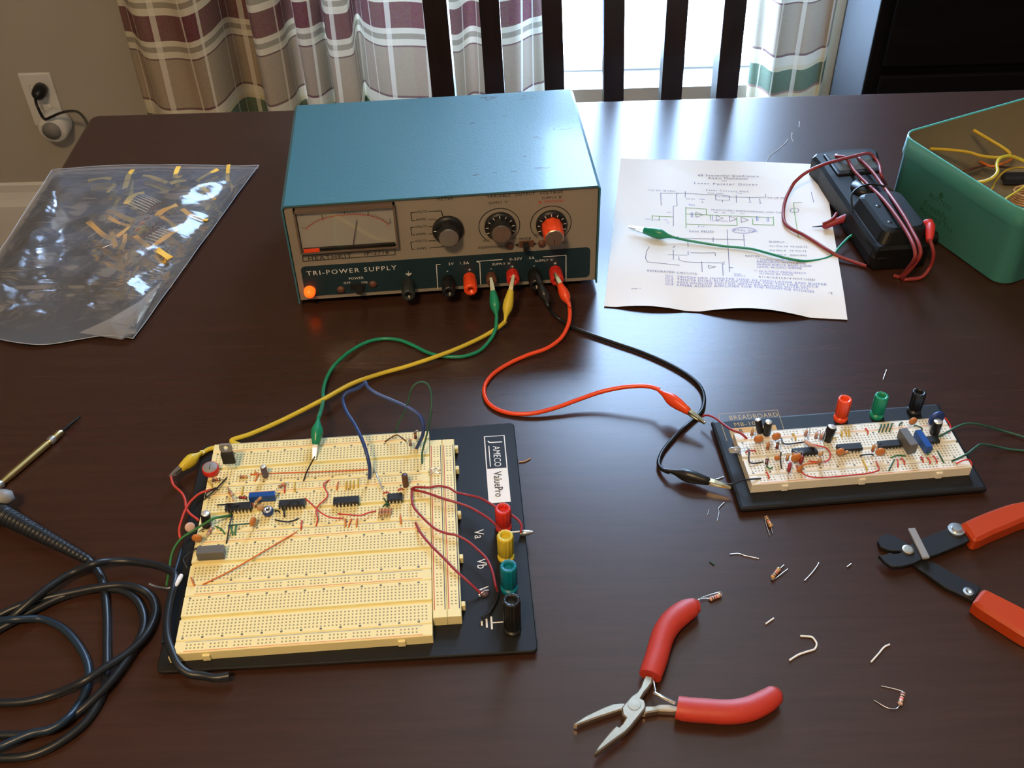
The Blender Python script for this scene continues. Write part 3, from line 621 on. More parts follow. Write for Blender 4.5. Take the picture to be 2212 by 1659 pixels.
for nm, cc in (('cream', CB), ('ivory', CW)):
    for kd in ('terminal', 'bus'): M[nm+'_'+kd] = tie_mat(nm+' '+kd+' strip', cc, kd)
M['dark_bus'] = tie_mat('cream power strip', CB, 'bus', (.45, .04, .03), (.03, .03, .05))
M['clipc'] = mat('cream clip', CB, .45, noise=.05); M['clipw'] = mat('ivory clip', CW, .45, noise=.05)
LB = .1651
def strip(kind, m, parent, x, y, z0, wid, rz=0, lugs=()):
    """a tie strip with chamfered edges (and the centre groove of a terminal strip)"""
    h = .0085; w = wid/2; b = .0006; gw = .0014
    if kind == 'terminal': pf = [(-w, 0), (-w, h-b), (-w+b, h), (-gw, h), (-gw*.8, h-.0022), (gw*.8, h-.0022), (gw, h), (w-b, h), (w, h-b), (w, 0)]
    else: pf = [(-w, 0), (-w, h-b), (-w+b, h), (w-b, h), (w, h-b), (w, 0)]
    n = len(pf); vs = [(X, a, z) for X in (0, LB) for a, z in pf]
    mb = MB().add(vs, [((i+1) % n, i, n+i, n+(i+1) % n) for i in range(n)]+[tuple(range(n)), tuple(range(2*n-1, n-1, -1))])
    for lx in lugs: mb.box(lx-.0025, lx+.0025, -w-.0016, -w+.001, .0005, .006, b=.0006)
    o = mb.build(kind+'_strip', m, parent); o.location = (x, y, z0); o.rotation_euler = (0, 0, rz); return o
def bpost(parent, x, y, z0, col, Hh, r=.0062, flip=0):
    k = MB().lathe([(r*1.0, 0), (r*1.05, .002), (r*.95, .0032), (r*.55, .0034), (r*.55, .005)], (x, y, z0), n=28).build('binding_post', col, parent)
    MB().lathe([(r*.85, .0045), (r*1.0, .006), (r*1.02, Hh-.0015), (r*.97, Hh-.0002), (r*.88, Hh), (r*.60, Hh), (r*.56, Hh-.003)], (x, y, z0), n=48, flute=12, fd=.07).build('post_cap', col, k)
    MB().lathe([(r*.56, Hh-.009), (.0001, Hh-.009)], (x, y, z0), n=20).lathe([(r*.3, Hh-.009), (r*.28, Hh-.005), (.0001, Hh-.0048)], (x, y, z0), n=14).build('metal_core', 'brass', k)
    return k
# ---- large board
BO, BT, BZB = Vector((-.2205, .3932, 0)), .0524, .0057
big = thing('large_breadboard', 'large black-based breadboard with cream tie strips, full of parts, nearest the camera', 'breadboard', BO, BT)
bin_ = inv(big)

def tl(s, x, y, size, rz, sx=1, z=BZB+.0002, sp=1.0, shear=0):
    vs, fs = text_mesh(s, size, spacing=sp, shear=shear); c_, s_ = cos(rz), sin(rz)
    return [(x+(v.x*sx)*c_-v.y*s_, y+(v.x*sx)*s_+v.y*c_, z) for v in vs], fs
def bl(px, py, z=BZB): w = bin_ @ tp(px, py, z); return w.x, w.y
c1, c2, c3 = [Vector(bl(*p)) for p in ((337, 1452), (1162, 1406), (1110, 912))]; c4 = Vector(bl(438, 962))
def rpoly(cs, r):
    o = []
    for i in range(4):
        p, a, b_ = cs[i], cs[i-1], cs[(i+1) % 4]; u = (a-p).normalized()*r; w = (b_-p).normalized()*r
        for k in range(5): t = k/4; o.append(tuple((p+u)*(1-t)**2+p*2*t*(1-t)+(p+w)*t*t))
    return o
pb = MB().prism(rpoly([c1, c2, c3, c4], .004), .0033, BZB, b=.0006)
marks = MB()
for s, p_ in (('Va', (1034, 1154)), ('Vb', (1040, 1218)), ('Vc', (1044, 1278))):
    x, y = bl(*p_); marks.add(*tl(s, x, y, .0098, -pi/2, .85))
x, y = bl(1055, 1346)
marks.box(x-.004+.006, x+.014, y-.0004, y+.0004, BZB, BZB+.0002)
for i, hw in enumerate((.0050, .0034, .0018)): marks.box(x+.0015-i*.0032, x+.0027-i*.0032, y-hw, y+hw, BZB, BZB+.0002)
pb.join(marks, 1).build('base_plate', ['black_matt', 'white'], big)
# maker's label on the plate: black half with outline, white half
x0, y0 = bl(1046, 943); x1, y1 = bl(1098, 1084); xa, ya = bl(1095, 940); xb, yb = bl(1055, 1088)
LX0, LX1, LY0, LY1 = (x0+xb)/2, (x1+xa)/2, (y1+yb)/2, (y0+ya)/2; LYM = bl(1072, 1012)[1]
lab = MB().box(LX0, LX1, LY0, LY1, BZB, BZB+.0002, mi=0)
lab.box(LX0+.0008, LX1-.0008, LYM, LY1-.0008, BZB+.0002, BZB+.0003, mi=1)
for s, yy, sz, mi, sx, dx in (('J', LY1-.0075, .0125, 0, .9, .001), ('AMECO', LYM+.0125, .0078, 0, .82, .0006), ('ValuePro', (LY0+LYM)/2+.001, .0088, 1, .80, -.0002)):
    v, f = tl(s, (LX0+LX1)/2+dx, yy, sz, -pi/2, sx, BZB+.00045); lab.add(v, f, mi)
lab.box((LX0+LX1)/2-.0052, (LX0+LX1)/2-.0045, LYM+.002, LY1-.011, BZB+.0003, BZB+.00045, mi=0)
lab.build('logo_label', ['white', 'black_matt'], big)
yy = 0; BW, TW = .0095, .0356; cyl = []
for i in range(5):
    strip('bus', 'cream_bus', big, 0, yy+BW/2, BZB, BW-.0002, lugs=(.02, .145) if i == 0 else ()); yy += BW
    if i < 4: strip('terminal', 'cream_terminal', big, 0, yy+TW/2, BZB, TW-.0002); yy += TW
for k in range(2): strip('bus', 'dark_bus', big, LB+.0003+BW*(k+.5), .0135+LB, BZB, BW-.0002, rz=-pi/2)
for yy in (.025, .065, .105, .15, .172): MB().box(LB+2*BW, LB+2*BW+.003, yy-.002, yy+.002, BZB+.001, BZB+.0065, b=.0006).build('clip_tab', 'clipc', big)
MB().box(-.0035, -.0003, -.0015, .003, BZB+.001, BZB+.007, b=.0006).build('clip_tab', 'clipc', big)
for (px, py), col, Hh in (((1088, 1140), 'red', .021), ((1093, 1205), 'yellow', .024), ((1100, 1272), 'teal', .025), ((1107, 1362), 'black', .033)):
    x, y = bl(px, py); bpost(big, x, y, BZB, col, Hh, .0057)
for x in (.006, .222):
    for y in (.002, .180): MB().lathe([(.006, 0), (.0065, .0033)], (x, y, 0), n=16).build('rubber_foot', 'black_rub', big)
# ---- small board
SO, ST = Vector((.173, .5244, 0)), .0704
sml = thing('small_breadboard', 'small white breadboard on a black base at the right, with orange, green and black posts', 'breadboard', SO, ST)
sin_ = inv(sml); SZB = .0060
def sl(px, py, z=SZB): w = sin_ @ tp(px, py, z); return w.x, w.y
ps = MB().box(-.0115, .1735, -.0152, .0788, .0033, SZB, b=.0025)
mk = MB()
x, y = sl(1628, 900); mk.add(*tl('BREADBOARD', x, y, .0070, 0, .80, SZB+.0002, 1.12))
x, y = sl(1613, 916); mk.add(*tl('MB-102', x, y, .0060, 0, 1.0, SZB+.0002, 1.1))
ln = [sl(*p) for p in ((1570, 952), (1551, 895), (1679, 886), (1694, 930))]
for (a, b_), (c_, d_) in zip(ln, ln[1:]):
    dx, dy = c_-a, d_-b_; L = math.hypot(dx, dy); nx, ny = -dy/L*.0002, dx/L*.0002
    mk.add([(a+nx, b_+ny, SZB+.0002), (a-nx, b_-ny, SZB+.0002), (c_-nx, d_-ny, SZB+.0002), (c_+nx, d_+ny, SZB+.0002)], [(0, 1, 2, 3)])
am = MB(); xa, ya = sl(1575, 929); xb, yb = sl(1675, 919)
am.box(xa, xb, (ya+yb)/2-.012, (ya+yb)/2+.001, SZB, SZB+.0002)
v, f = tl('R', xa+.009, (ya+yb)/2-.003, .006, 0, 1, SZB+.0004); am.add(v, f, 1)
ps.join(mk, 1).join(am, 2).build('base_plate', ['black_matt', 'gold_ink', 'amber', 'black_matt'], sml)
strip('bus', 'ivory_bus', sml, 0, .0095/2, SZB, .0094, lugs=(.025, .083, .141)); strip('terminal', 'ivory_terminal', sml, 0, .0095+TW/2, SZB, TW-.0002); strip('bus', 'ivory_bus', sml, 0, .0095+TW+.0095/2, SZB, .0094)
for (px, py), col, Hh in (((1815, 905), 'orange_red', .0215), ((1893, 898), 'green', .0215), ((1973, 890), 'black', .0215)):
    x, y = sl(px, py); bpost(sml, x, y, SZB, col, Hh, .0053)
for x in (.0, .162):
    for y in (-.006, .070): MB().lathe([(.006, 0), (.0065, .0033)], (x, y, 0), n=16).build('rubber_foot', 'black_rub', sml)

# ------------------------------------------------------------------ electronic parts
BTOP, STOP = BZB+.0085, SZB+.0085
GRP = {'b': 'parts plugged into the large breadboard', 's': 'parts plugged into the small breadboard'}
def on(px, py, b): return tp(px, py, BTOP if b == 'b' else STOP)
def root(name, label, cat, px, py, b, rz=None, group=None):
    w = on(px, py, b)
    return thing(name, label, cat, w, (BT if b == 'b' else ST) if rz is None else rz, group)
def chip(label, px, py, b, n=7, rz=None):
    r = root('integrated_circuit', label, 'chip', px, py, b, rz, GRP[b].replace('parts', 'chips')); L = n*.00254+.0008
    MB().box(-L/2, L/2, -.0032, .0032, .0012, .0046, b=.0004).build('body', 'chip', r)
    MB().lathe([(.0009, 0), (.0009, .00015), (.0001, .00016)], (-L/2+.0012, 0, .0046), n=12).build('notch', 'black', r)
    for i in range(n):
        for s in (-1, 1):
            x = (i-(n-1)/2)*.00254
            MB().add([(x-.0006, s*.0031, .003), (x+.0006, s*.0031, .003), (x+.0006, s*.0039, .003), (x-.0006, s*.0039, .003), (x-.0003, s*.0036, -.001), (x+.0003, s*.0036, -.001), (x+.0003, s*.0039, -.001), (x-.0003, s*.0039, -.001)], [(0, 1, 2, 3), (7, 6, 5, 4), (0, 4, 5, 1), (1, 5, 6, 2), (2, 6, 7, 3), (3, 7, 4, 0)]).build('pin', 'wire_metal', r)
    return r
def can(label, px, py, b, r=.0025, h=.011, col='black', lean=(0, 0), lift=.001, top='cap_top'):
    t = root('electrolytic_capacitor', label, 'capacitor', px, py, b, group=GRP[b].replace('parts', 'capacitors')); ax = Vector((lean[0], lean[1], 1)).normalized(); bs = ax*lift
    MB().lathe([(r*.9, 0), (r, .0006), (r, .0014), (r*.94, .002), (r, .0026), (r, h-.0005), (r*.93, h)], bs, ax, n=24).build('sleeve', col, t)
    MB().lathe([(r*.86, 0), (r*.84, .0002), (.0001, .0002)], bs+ax*h, ax, n=22).build('top', top, t)
    for s in (-1, 1): MB().tube([bs+Vector((s*r*.4, 0, .0003)), (s*r*.4, 0, -.001)], .0003).build('lead', 'wire_metal', t)
    return t
def disc(label, px, py, b, r=.0036, rz=0, h=.0035, col='ceramic', lean=0.0, th=.0013):
    t = root('disc_capacitor', label, 'capacitor', px, py, b, rz, GRP[b].replace('parts', 'capacitors'))
    ax = Vector((0, -1, lean)).normalized(); c0 = Vector((0, 0, h+r))-ax*th
    MB().lathe([(.0001, -.0001), (r*.6, 0), (r*.92, th*.35), (r, th), (r*.92, th*1.65), (r*.6, th*2), (.0001, th*2.1)], c0, ax, n=26).build('disc', col, t)
    for s in (-1, 1): MB().tube([(s*r*.45, -lean*.0, h+r*.3), (s*r*.55, 0, h*.5), (s*.0025, 0, -.001)], .0003).build('lead', 'wire_metal', t)
    return t
def resistor_mb(p0, ax, L=.0062, r=.00115, bands=('brown', 'black', 'red')):
    m = MB(); pf = [(r*.5, 0), (r*1.0, L*.04), (r*1.18, L*.14), (r*.95, L*.26)]
    pf += [(r*.95, L*.74), (r*1.18, L*.86), (r*1.0, L*.96), (r*.5, L)]
    m.lathe(pf, p0, ax, n=12)
    for i, k in enumerate((.13, .33, .5, .8)):
        rr = r*(1.21 if k in (.13, .8) else .99); m.lathe([(rr, 0), (rr, L*.07)], Vector(p0)+Vector(ax).normalized()*L*k, ax, n=12, mi=1+i)
    return m
RM = lambda c='tan': [c, 'brown', 'black', 'red', 'brass']
def res_up(label, px, py, b, h=.0105, rz=0, col='tan', side=1, sp=.0026, name='resistor'):
    """resistor standing on end with a looped lead"""
    t = root(name, label, 'resistor', px, py, b, rz, GRP[b].replace('parts', 'resistors'))
    resistor_mb((0, 0, h-.0075), (0, 0, 1)).build('body', RM(col), t)
    MB().tube(spline([(0, 0, h-.0015), (0, 0, h-.0003), (side*sp*.5, 0, h+.0006), (side*sp, 0, h-.001), (side*sp, 0, -.001)], 4), .00032, 6).tube([(0, 0, h-.0075), (0, 0, -.001)], .0003, 6).build('lead', 'wire_metal', t)
    return t
def res_flat(label, px, py, b, rz=0, L=.010, z=.0013, col='tan', group=None):
    t = root('resistor', label, 'resistor', px, py, b, rz, group or GRP[b].replace('parts', 'resistors'))
    resistor_mb((-.0031, 0, z), (1, 0, 0)).build('body', RM(col), t)
    for s in (-1, 1): MB().tube([(s*.003, 0, z), (s*(L/2-.0004), 0, z), (s*L/2, 0, z-.0006), (s*L/2, 0, -.001)], .0003, 6).build('lead', 'wire_metal', t)
    return t
def jump(label, pts, b, col, arch=.0016, r=.00055, name='jumper_wire', k=5, ends=True, group='auto'):
    """wire through photo points; (px, py) rests near the board, (px, py, z) is z above the board top"""
    zt = BTOP if b == 'b' else STOP; P3 = []
    for i, p in enumerate(pts):
        if len(p) == 3: P3.append(tp(p[0], p[1], zt+p[2]))
        else:
            e = i in (0, len(pts)-1); P3.append(tp(p[0], p[1], zt+(0 if e else arch)))
    if len(P3) == 2: m_ = (P3[0]+P3[1])/2; P3 = [P3[0], P3[0]*.85+P3[1]*.15+Vector((0, 0, arch)), P3[0]*.15+P3[1]*.85+Vector((0, 0, arch)), P3[1]]
    sp = spline(P3, k)
    if ends: sp = [sp[0]-Vector((0, 0, .001))]+sp+[sp[-1]-Vector((0, 0, .001))]
    o0_ = sp[0].copy(); m = MB().tube([p-o0_ for p in sp], r, 8)
    o = m.build(name, col); o.location = o0_
    return tag(o, label, 'wire', (GRP[b].replace('parts', 'jumper wires') if group == 'auto' else group))

# large board: chips
chip('fourteen-pin black chip at the left of the large breadboard, a black jumper touching it', 517, 1101, 'b')
chip('fourteen-pin black chip second from the left on the large breadboard, small wire arch over it', 632, 1094, 'b')
chip('fourteen-pin black chip third from the left on the large breadboard, standing clear', 749, 1088, 'b')
chip('short eight-pin black chip at the right end of the large breadboard chip row', 854, 1081, 'b', 4)
def trimpot(label, px, py, b, rz=None, L=.019, Wd=.0048, Hh=.0065):
    t = root('trimmer_potentiometer', label, 'potentiometer', px, py, b, rz)
    MB().box(-L/2, L/2, -Wd/2, Wd/2, .0006, Hh, b=.0004).build('body', 'blue_pot', t)
    MB().lathe([(.0012, 0), (.0012, .0014), (.0001, .0015)], (L/2, 0, Hh*.6), (1, 0, 0), n=14).build('screw', 'brass', t)
    for s in (-.005, 0, .005): MB().tube([(s, 0, .001), (s, 0, -.001)], .0003, 6).build('pin', 'wire_metal', t)
    return t
trimpot('blue rectangular trimmer lying behind the leftmost chips of the large breadboard', 569, 1080, 'b')
can('slim violet capacitor standing alone near the back of the large breadboard', 574, 1031, 'b', .0023, .0105, 'violet')
can('slim dark brown capacitor standing behind the eight-pin chip', 877, 1051, 'b', .0023, .0115, 'brown', top='violet')
can('fat black capacitor with a shiny white top at the left edge of large breadboard', 447, 1138, 'b', .0034, .0125, 'black', (.12, .05))
disc('round orange disc capacitor above the grey block on the large breadboard', 430, 1176, 'b', .0037, 0, .003)
disc('pale pink disc capacitor hanging over the left edge of the large breadboard', 414, 1150, 'b', .0036, .5, .002, 'skin_pink', .6)
disc('orange edge-on disc capacitor right of the leftmost chip', 550, 1140, 'b', .0036, 1.2, .003, 'ceramic')
disc('small tan disc capacitor between the leftmost chip and the round trimmer', 566, 1110, 'b', .0026, .5, .004, 'tan')
t = root('film_capacitor', 'dark grey block capacitor at the left edge of the large breadboard', 'capacitor', 459, 1203, 'b')
MB().box(-.0092, .0092, -.0035, .0035, .0008, .0085, b=.0005).build('body', 'grey_box', t)
for s in (-1, 1): MB().tube([(s*.0075, 0, .001), (s*.0075, 0, -.001)], .0003, 6).build('lead', 'wire_metal', t)
t = root('voltage_regulator', 'black tabbed regulator standing in the back left corner of large breadboard', 'regulator', 500, 1019, 'b')
MB().box(-.0050, .0050, .0002, .0032, .006, .0145, b=.0004).build('body', 'chip', t)
tab = MB(); hc = [(.0019*cos(a), .0177+.0019*sin(a)) for a in [i*pi/6 for i in range(12)]]
outl = [(-.0050, .0145), (.0050, .0145), (.0050, .0206), (-.0050, .0206)]
sq = [(.005, .0177), (.005, .0192), (.0035, .0206), (0, .0206), (-.0035, .0206), (-.005, .0192), (-.005, .0177), (-.005, .016), (-.0035, .0145), (0, .0145), (.0035, .0145), (.005, .016)]
vs = [(x, y_, z) for y_ in (.0018, .0032) for x, z in sq+hc]
tab.add(vs, [(i, (i+1) % 12, 12+(i+1) % 12, 12+i) for i in range(12)]+[(24+(i+1) % 12, 24+i, 36+i, 36+(i+1) % 12) for i in range(12)]+[((i+1) % 12, i, 24+i, 24+(i+1) % 12) for i in range(12)]+[(12+i, 12+(i+1) % 12, 36+(i+1) % 12, 36+i) for i in range(12)])
tab.build('metal_tab', 'grey', t)
for s in (-.00254, 0, .00254): MB().box(s-.0005, s+.0005, .0012, .0017, -.001, .006).build('lead', 'wire_metal', t)
t.scale = (.92, 1, 1.3)
t = root('photocell', 'squat round red component with a pale grey top, back left of large breadboard', 'sensor', 457, 1020, 'b')
MB().lathe([(.0058, .0008), (.0062, .0014), (.0062, .0054), (.0057, .006)], (0, 0, 0), (.03, -.08, 1), n=36).build('red_shell', 'red', t)
MB().lathe([(.0055, .0059), (.0052, .0063), (.0001, .0063)], (0, 0, 0), (.03, -.08, 1), n=32).build('face', 'tan' if 0 else 'grey', t)
MB().box(-.0002, .0002, -.003, .003, .0063, .0065).build('slot', 'black', t)
t = root('trimmer_capacitor', 'small round silver-topped trimmer between the two leftmost chips', 'trimmer', 580, 1110, 'b')
MB().lathe([(.0036, .001), (.0038, .0016), (.0038, .0042), (.0034, .0046)], n=26).build('body', 'navy', t)
MB().lathe([(.0032, .0046), (.0031, .0052), (.0012, .0053), (.001, .0046), (.0001, .0046)], n=24).build('rotor', 'chrome', t)
res_up('dark grey resistor standing with a long wire near the back right corner', 888, 972, 'b', .012, .1, 'grey', -1)
res_up('brown resistor standing at the back right corner of large breadboard', 899, 956, 'b', .012, .1, 'brown', 1)
for i, (px, lab_) in enumerate(((822, 'leftmost'), (829, 'second from left'), (836, 'third from left'), (843, 'rightmost'))):
    res_flat(lab_+' of the four tan resistors packed before the eight-pin chip', px, 1110-i*.6, 'b', BT+pi/2, .009, .002)
res_flat('tan resistor lying slantwise behind the leftmost chip', 500, 1072, 'b', -1.05, .013, .003)
res_flat('red-brown resistor lying between leftmost chip and the blue trimmer', 527, 1083, 'b', -.15, .012, .004, 'dark_red')
res_flat('tiny brown resistor lying beside the red round component', 468, 1040, 'b', .1, .009, .0016, 'brown')
res_flat('tan resistor leaning between the blue trimmer and the round trimmer', 561, 1090, 'b', 1.0, .010, .005)
res_flat('tan and red resistor at the right end of the blue trimmer', 611, 1054, 'b', .7, .010, .003)
res_flat('pink striped resistor lying below the fat black capacitor', 455, 1150, 'b', 1.3, .010, .002, 'skin_pink')
res_flat('little brown resistor lying left of the violet capacitor', 527, 1032, 'b', .05, .009, .0014, 'tan')
J = [
 ('long orange jumper running level behind the blue trimmer', [(541, 1025), (600, 1022), (700, 1019), (797, 1014)], 'wire_orange', .002),
 ('long orange jumper lying diagonally over the empty front strips', [(438, 1263), (500, 1232), (575, 1188), (641, 1149)], 'wire_orange', .003),
 ('short orange jumper at the left end of the long diagonal jumper', [(413, 1249), (420, 1266)], 'wire_orange', .0015),
 ('dark jumper slanting from the left edge towards the regulator', [(440, 1080), (465, 1058), (490, 1032)], 'dark_wire', .004),
 ('second dark jumper lying just below the slanting one at the left edge', [(444, 1074), (470, 1058)], 'dark_wire', .003),
 ('black jumper lying over the top of the leftmost chip', [(469, 1091), (485, 1090), (500, 1088, .006), (515, 1090, .0055)], 'dark_wire', .003),
 ('squiggly red jumper standing between second and third chips', [(711, 1037), (700, 1045), (701, 1054), (708, 1068), (703, 1078), (688, 1092), (683, 1105), (686, 1120), (683, 1136)], 'wire_red', .003),
 ('red jumper curving from the second chip to the front of third chip', [(659, 1076), (672, 1088), (690, 1105), (712, 1117), (741, 1120)], 'wire_red', .003),
 ('red jumper curving in front of the third chip towards the tan resistors', [(730, 1110), (755, 1112), (780, 1113), (797, 1107), (812, 1104)], 'wire_red', .0022),
 ('leftmost of three short orange jumpers in front of the third chip', [(746, 1122), (747, 1138)], 'wire_orange', .0014),
 ('middle, slanted one of three short orange jumpers in front of third chip', [(760, 1122), (754, 1138)], 'wire_orange', .0014),
 ('rightmost of three short orange jumpers in front of the third chip', [(772, 1121), (771, 1138)], 'wire_orange', .0014),
 ('short orange jumper in front of the eight-pin chip', [(865, 1113), (867, 1132)], 'wire_orange', .0014),
 ('short red jumper at the upper end of the diagonal orange wire', [(653, 1126), (651, 1143)], 'wire_red', .0014),
 ('short orange jumper on the bus behind the third chip, left of yellow ones', [(731, 1042), (728, 1059)], 'wire_orange', .0014),
 ('leftmost of the yellow jumpers behind the third chip', [(749, 1042), (748, 1058)], 'dark_yellow', .0014),
 ('second of the yellow jumpers behind the third chip', [(757, 1041), (756, 1057)], 'dark_yellow', .0014),
 ('third of the yellow jumpers behind the third chip', [(765, 1040), (764, 1056)], 'dark_yellow', .0014),
 ('rightmost of the yellow jumpers behind the third chip', [(775, 1035), (774, 1054)], 'dark_yellow', .0014),
 ('orange jumper just right of the blue trimmer, on the bus', [(617, 1046), (615, 1065)], 'wire_red', .0014),
 ('yellow jumper next to the orange one right of the blue trimmer', [(638, 1043), (637, 1062)], 'dark_yellow', .0014),
 ('leftmost yellow jumper on the bus near the left edge', [(449, 1040), (459, 1054)], 'dark_yellow', .0014),
 ('yellow jumper standing left of the blue trimmer', [(526, 1052), (523, 1070)], 'dark_yellow', .0014),
 ('small orange jumper left of the violet capacitor', [(551, 1018), (556, 1026), (551, 1040)], 'wire_orange', .0025),
 ('yellow jumper laid slantwise at the front left of the blue trimmer', [(492, 1052), (500, 1068), (504, 1082)], 'tan', .002),
 ('short red jumper behind the left end of eight-pin chip', [(829, 1067), (840, 1066)], 'wire_red', .0014),
 ('short red jumper at the foot of the dark brown capacitor', [(861, 1060), (870, 1058)], 'wire_red', .0014),
 ('red jumper arched between the leftmost chip and the round trimmer', [(538, 1087), (548, 1090), (553, 1096)], 'wire_red', .004),
 ('small dark arch over the top of the second chip', [(620, 1092, .004), (628, 1084, .007), (638, 1081, .008), (646, 1088, .0046)], 'dark_wire', 0),
 ('dark grey jumper sagging in front of the second chip', [(594, 1123), (610, 1126), (625, 1127), (646, 1120)], 'dark_wire', .0015),
 ('short dark jumper standing at the front of the second chip', [(614, 1104), (615, 1117)], 'dark_wire', .002),
 ('short dark jumper between the round trimmer and second chip', [(595, 1106), (604, 1107)], 'dark_wire', .0015),
 ('dark green jumper lying in front of the leftmost chip', [(493, 1136), (515, 1133), (540, 1131)], 'dark_green', .0016),
 ('long dark wire standing before the leftmost chip down to the next strip', [(502, 1112), (497, 1130), (493, 1152), (489, 1174)], 'dark_wire', .004),
 ('left of two short green jumpers in front of the leftmost chip', [(499, 1138), (503, 1156)], 'mid_green', .0014),
 ('right of two short green jumpers in front of the leftmost chip', [(511, 1137), (508, 1156)], 'mid_green', .0014),
 ('curved green jumper right of the pink striped resistor', [(466, 1137), (478, 1143), (486, 1154)], 'mid_green', .0018),
 ('small dark green jumper left of the eight-pin chip', [(829, 1076), (835, 1085), (841, 1092)], 'dark_green', .002),
 ('second small dark green jumper crossing the first beside the eight-pin chip', [(828, 1094), (834, 1088), (838, 1097)], 'dark_green', .0025),
 ('black jumper held by the green clip at the back of the large breadboard', [(680, 986, .014), (671, 1003, .010), (662, 1021, .005), (656, 1038)], 'black', .003),
 ('thin clear wire running from the blue lead to the eight-pin chip', [(806, 1010), (815, 1030, .003), (828, 1062)], 'wire_metal', .003),
 ('thin dark wire bent beside the grey standing resistor', [(832, 954), (845, 945, .004), (858, 940, .007), (868, 946, .008), (877, 953, .006)], 'brown', .004),
 ('short dark wire at the left edge beside the grey block capacitor', [(424, 1184, .003), (405, 1198, .003), (396, 1208, .002), (398, 1216, .002), (405, 1228, 0)], 'dark_wire', .002),
]
for lab_, pts, col, arch in J: jump(lab_, pts, 'b', col, arch)
# metal strap over the vertical rails
w_ = bin_ @ tp(937, 1020, BTOP)
jump('bare silver strap wire across the narrow upright strips at the right', [(926, 1018, .001), (931, 1013, .0018), (937, 1014, .0015), (945, 1011, .0018), (950, 1015, .001)], 'b', 'wire_metal', .001)
jump('second bare silver strap wire just in front of the first', [(927, 1024, .001), (937, 1020, .0015), (950, 1022, .001)], 'b', 'wire_metal', .001)
# long flying wires of the large board
BIGW = 'long loose wires of the large breadboard'
def fly(label, pts, col, r=.0009, b='b', **k): return jump(label, pts, b, col, 0, r, 'hookup_wire', 8, group=BIGW if b == 'b' else 'long loose wires of the small breadboard', **k)
fly('long blue wire bent to a point behind the large breadboard', [(798, 1033, 0), (798, 1005, .012), (786, 960, .022), (768, 920, .026), (748, 888, .028), (741, 862, .030), (750, 848, .033), (770, 840, .036), (786, 830, .040), (789, 826, .041), (796, 838, .039), (815, 851, .036), (845, 864, .033), (880, 880, .030), (905, 897, .026), (914, 918, .022), (913, 940, .014), (900, 968, 0)], 'navy', .0014)
fly('thin green wire standing in a tall loop at the back right corner', [(912, 1001, 0), (912, 978, .006), (919, 950, .014), (925, 925, .024), (931, 890, .036), (932, 855, .044), (925, 832, .048), (912, 825, .050), (897, 830, .048), (887, 845, .044), (882, 866, .036), (873, 890, .024), (862, 912, .012), (852, 940, -.006)], 'dark_green', .0007)
fly('uppermost of the four red wires leading to the posts, passing behind the red post', [(889, 1056, 0), (900, 1052, .003), (925, 1053, .005), (948, 1050, .005), (970, 1054, .005), (985, 1063, .004), (1010, 1069, .002), (1035, 1075, .004), (1060, 1088, .008), (1085, 1104, .006), (1105, 1112, .004), (1122, 1126, .003), (1127, 1138, .002), (1125, 1148, .001)], 'maroon')
fly('second red wire from the top, ending at the yellow post', [(892, 1058, 0), (920, 1064, .003), (955, 1076, .004), (985, 1085, .003), (1015, 1096, .001), (1045, 1113, .001), (1065, 1128, .002), (1087, 1150, .002)], 'maroon')
fly('third red wire from the top, curving down to the teal post', [(890, 1060, 0), (890, 1080, .004), (895, 1097, .004), (915, 1120, .003), (940, 1142, .003), (965, 1152, .003), (985, 1156, .003), (1010, 1169, .001), (1035, 1190, 0), (1052, 1208, 0), (1064, 1235, .001), (1070, 1262, .002), (1074, 1274, -.003)], 'maroon')
fly('lowest red wire, running straight to the letters Vc', [(898, 1130, 0), (908, 1150, .003), (930, 1177, .003), (960, 1207, .003), (985, 1233, .002), (1010, 1255, 0), (1037, 1280, -.006)], 'maroon')
jump('short white bare wire end at the right of the yellow post', [(1100, 1150, -.004), (1112, 1149, -.004), (1125, 1148, -.004)], 'b', 'white', 0, .0006, ends=False)
o_ = thing('terminal_lug', 'small silver lug at the right edge of the large breadboard plate', 'lug', tp(1136, 1151, .008)); MB().lathe([(.002, -.004), (.0025, -.001), (.0018, .002), (.0008, .005)], axis=(1, 0, .1), n=12).build('lug', 'wire_metal', o_)
o_ = thing('terminal_screw', 'small bunched screw and wire ends lying on the plate below Vc', 'screw', tp(1047, 1282, BZB)); MB().lathe([(.003, 0), (.0032, .001), (.0022, .0022), (.0001, .0026)], n=16).build('head', 'violet', o_); MB().tube([(-.004, -.002, .001), (0, 0, .003), (.003, .001, .002)], .0005, 6).build('wire_end', 'wire_metal', o_)
jump('black wire lying on the plate from the black post', [(1077, 1278, -.006), (1070, 1300, -.006), (1055, 1325, -.006), (1040, 1336, -.0065)], 'b', 'black', 0, .0011, ends=False)
# left side wires
fly('red wire from the yellow clip down to the left edge of large breadboard', [(369, 1030, -.001), (375, 1048, -.001), (392, 1064, .001), (400, 1080, .001), (402, 1096, .001), (410, 1109, .001), (427, 1122, 0)], 'wire_red')
fly('orange-red wire looping out over the left edge of the large breadboard', [(468, 1056, 0), (448, 1060, .004), (430, 1067, .004), (412, 1083, .003), (400, 1102, .002), (391, 1127, .001), (387, 1145, -.001), (389, 1163, -.004)], 'wire_red')
fly('green wire looping out left over the edge and down to the white hook', [(500, 1113, 0), (482, 1116, .006), (462, 1120, .010), (440, 1132, .009), (415, 1148, .006), (392, 1163, .003), (377, 1183, .001), (369, 1205, -.002), (366, 1230, -.004), (360, 1262, -.006)], 'mid_green')
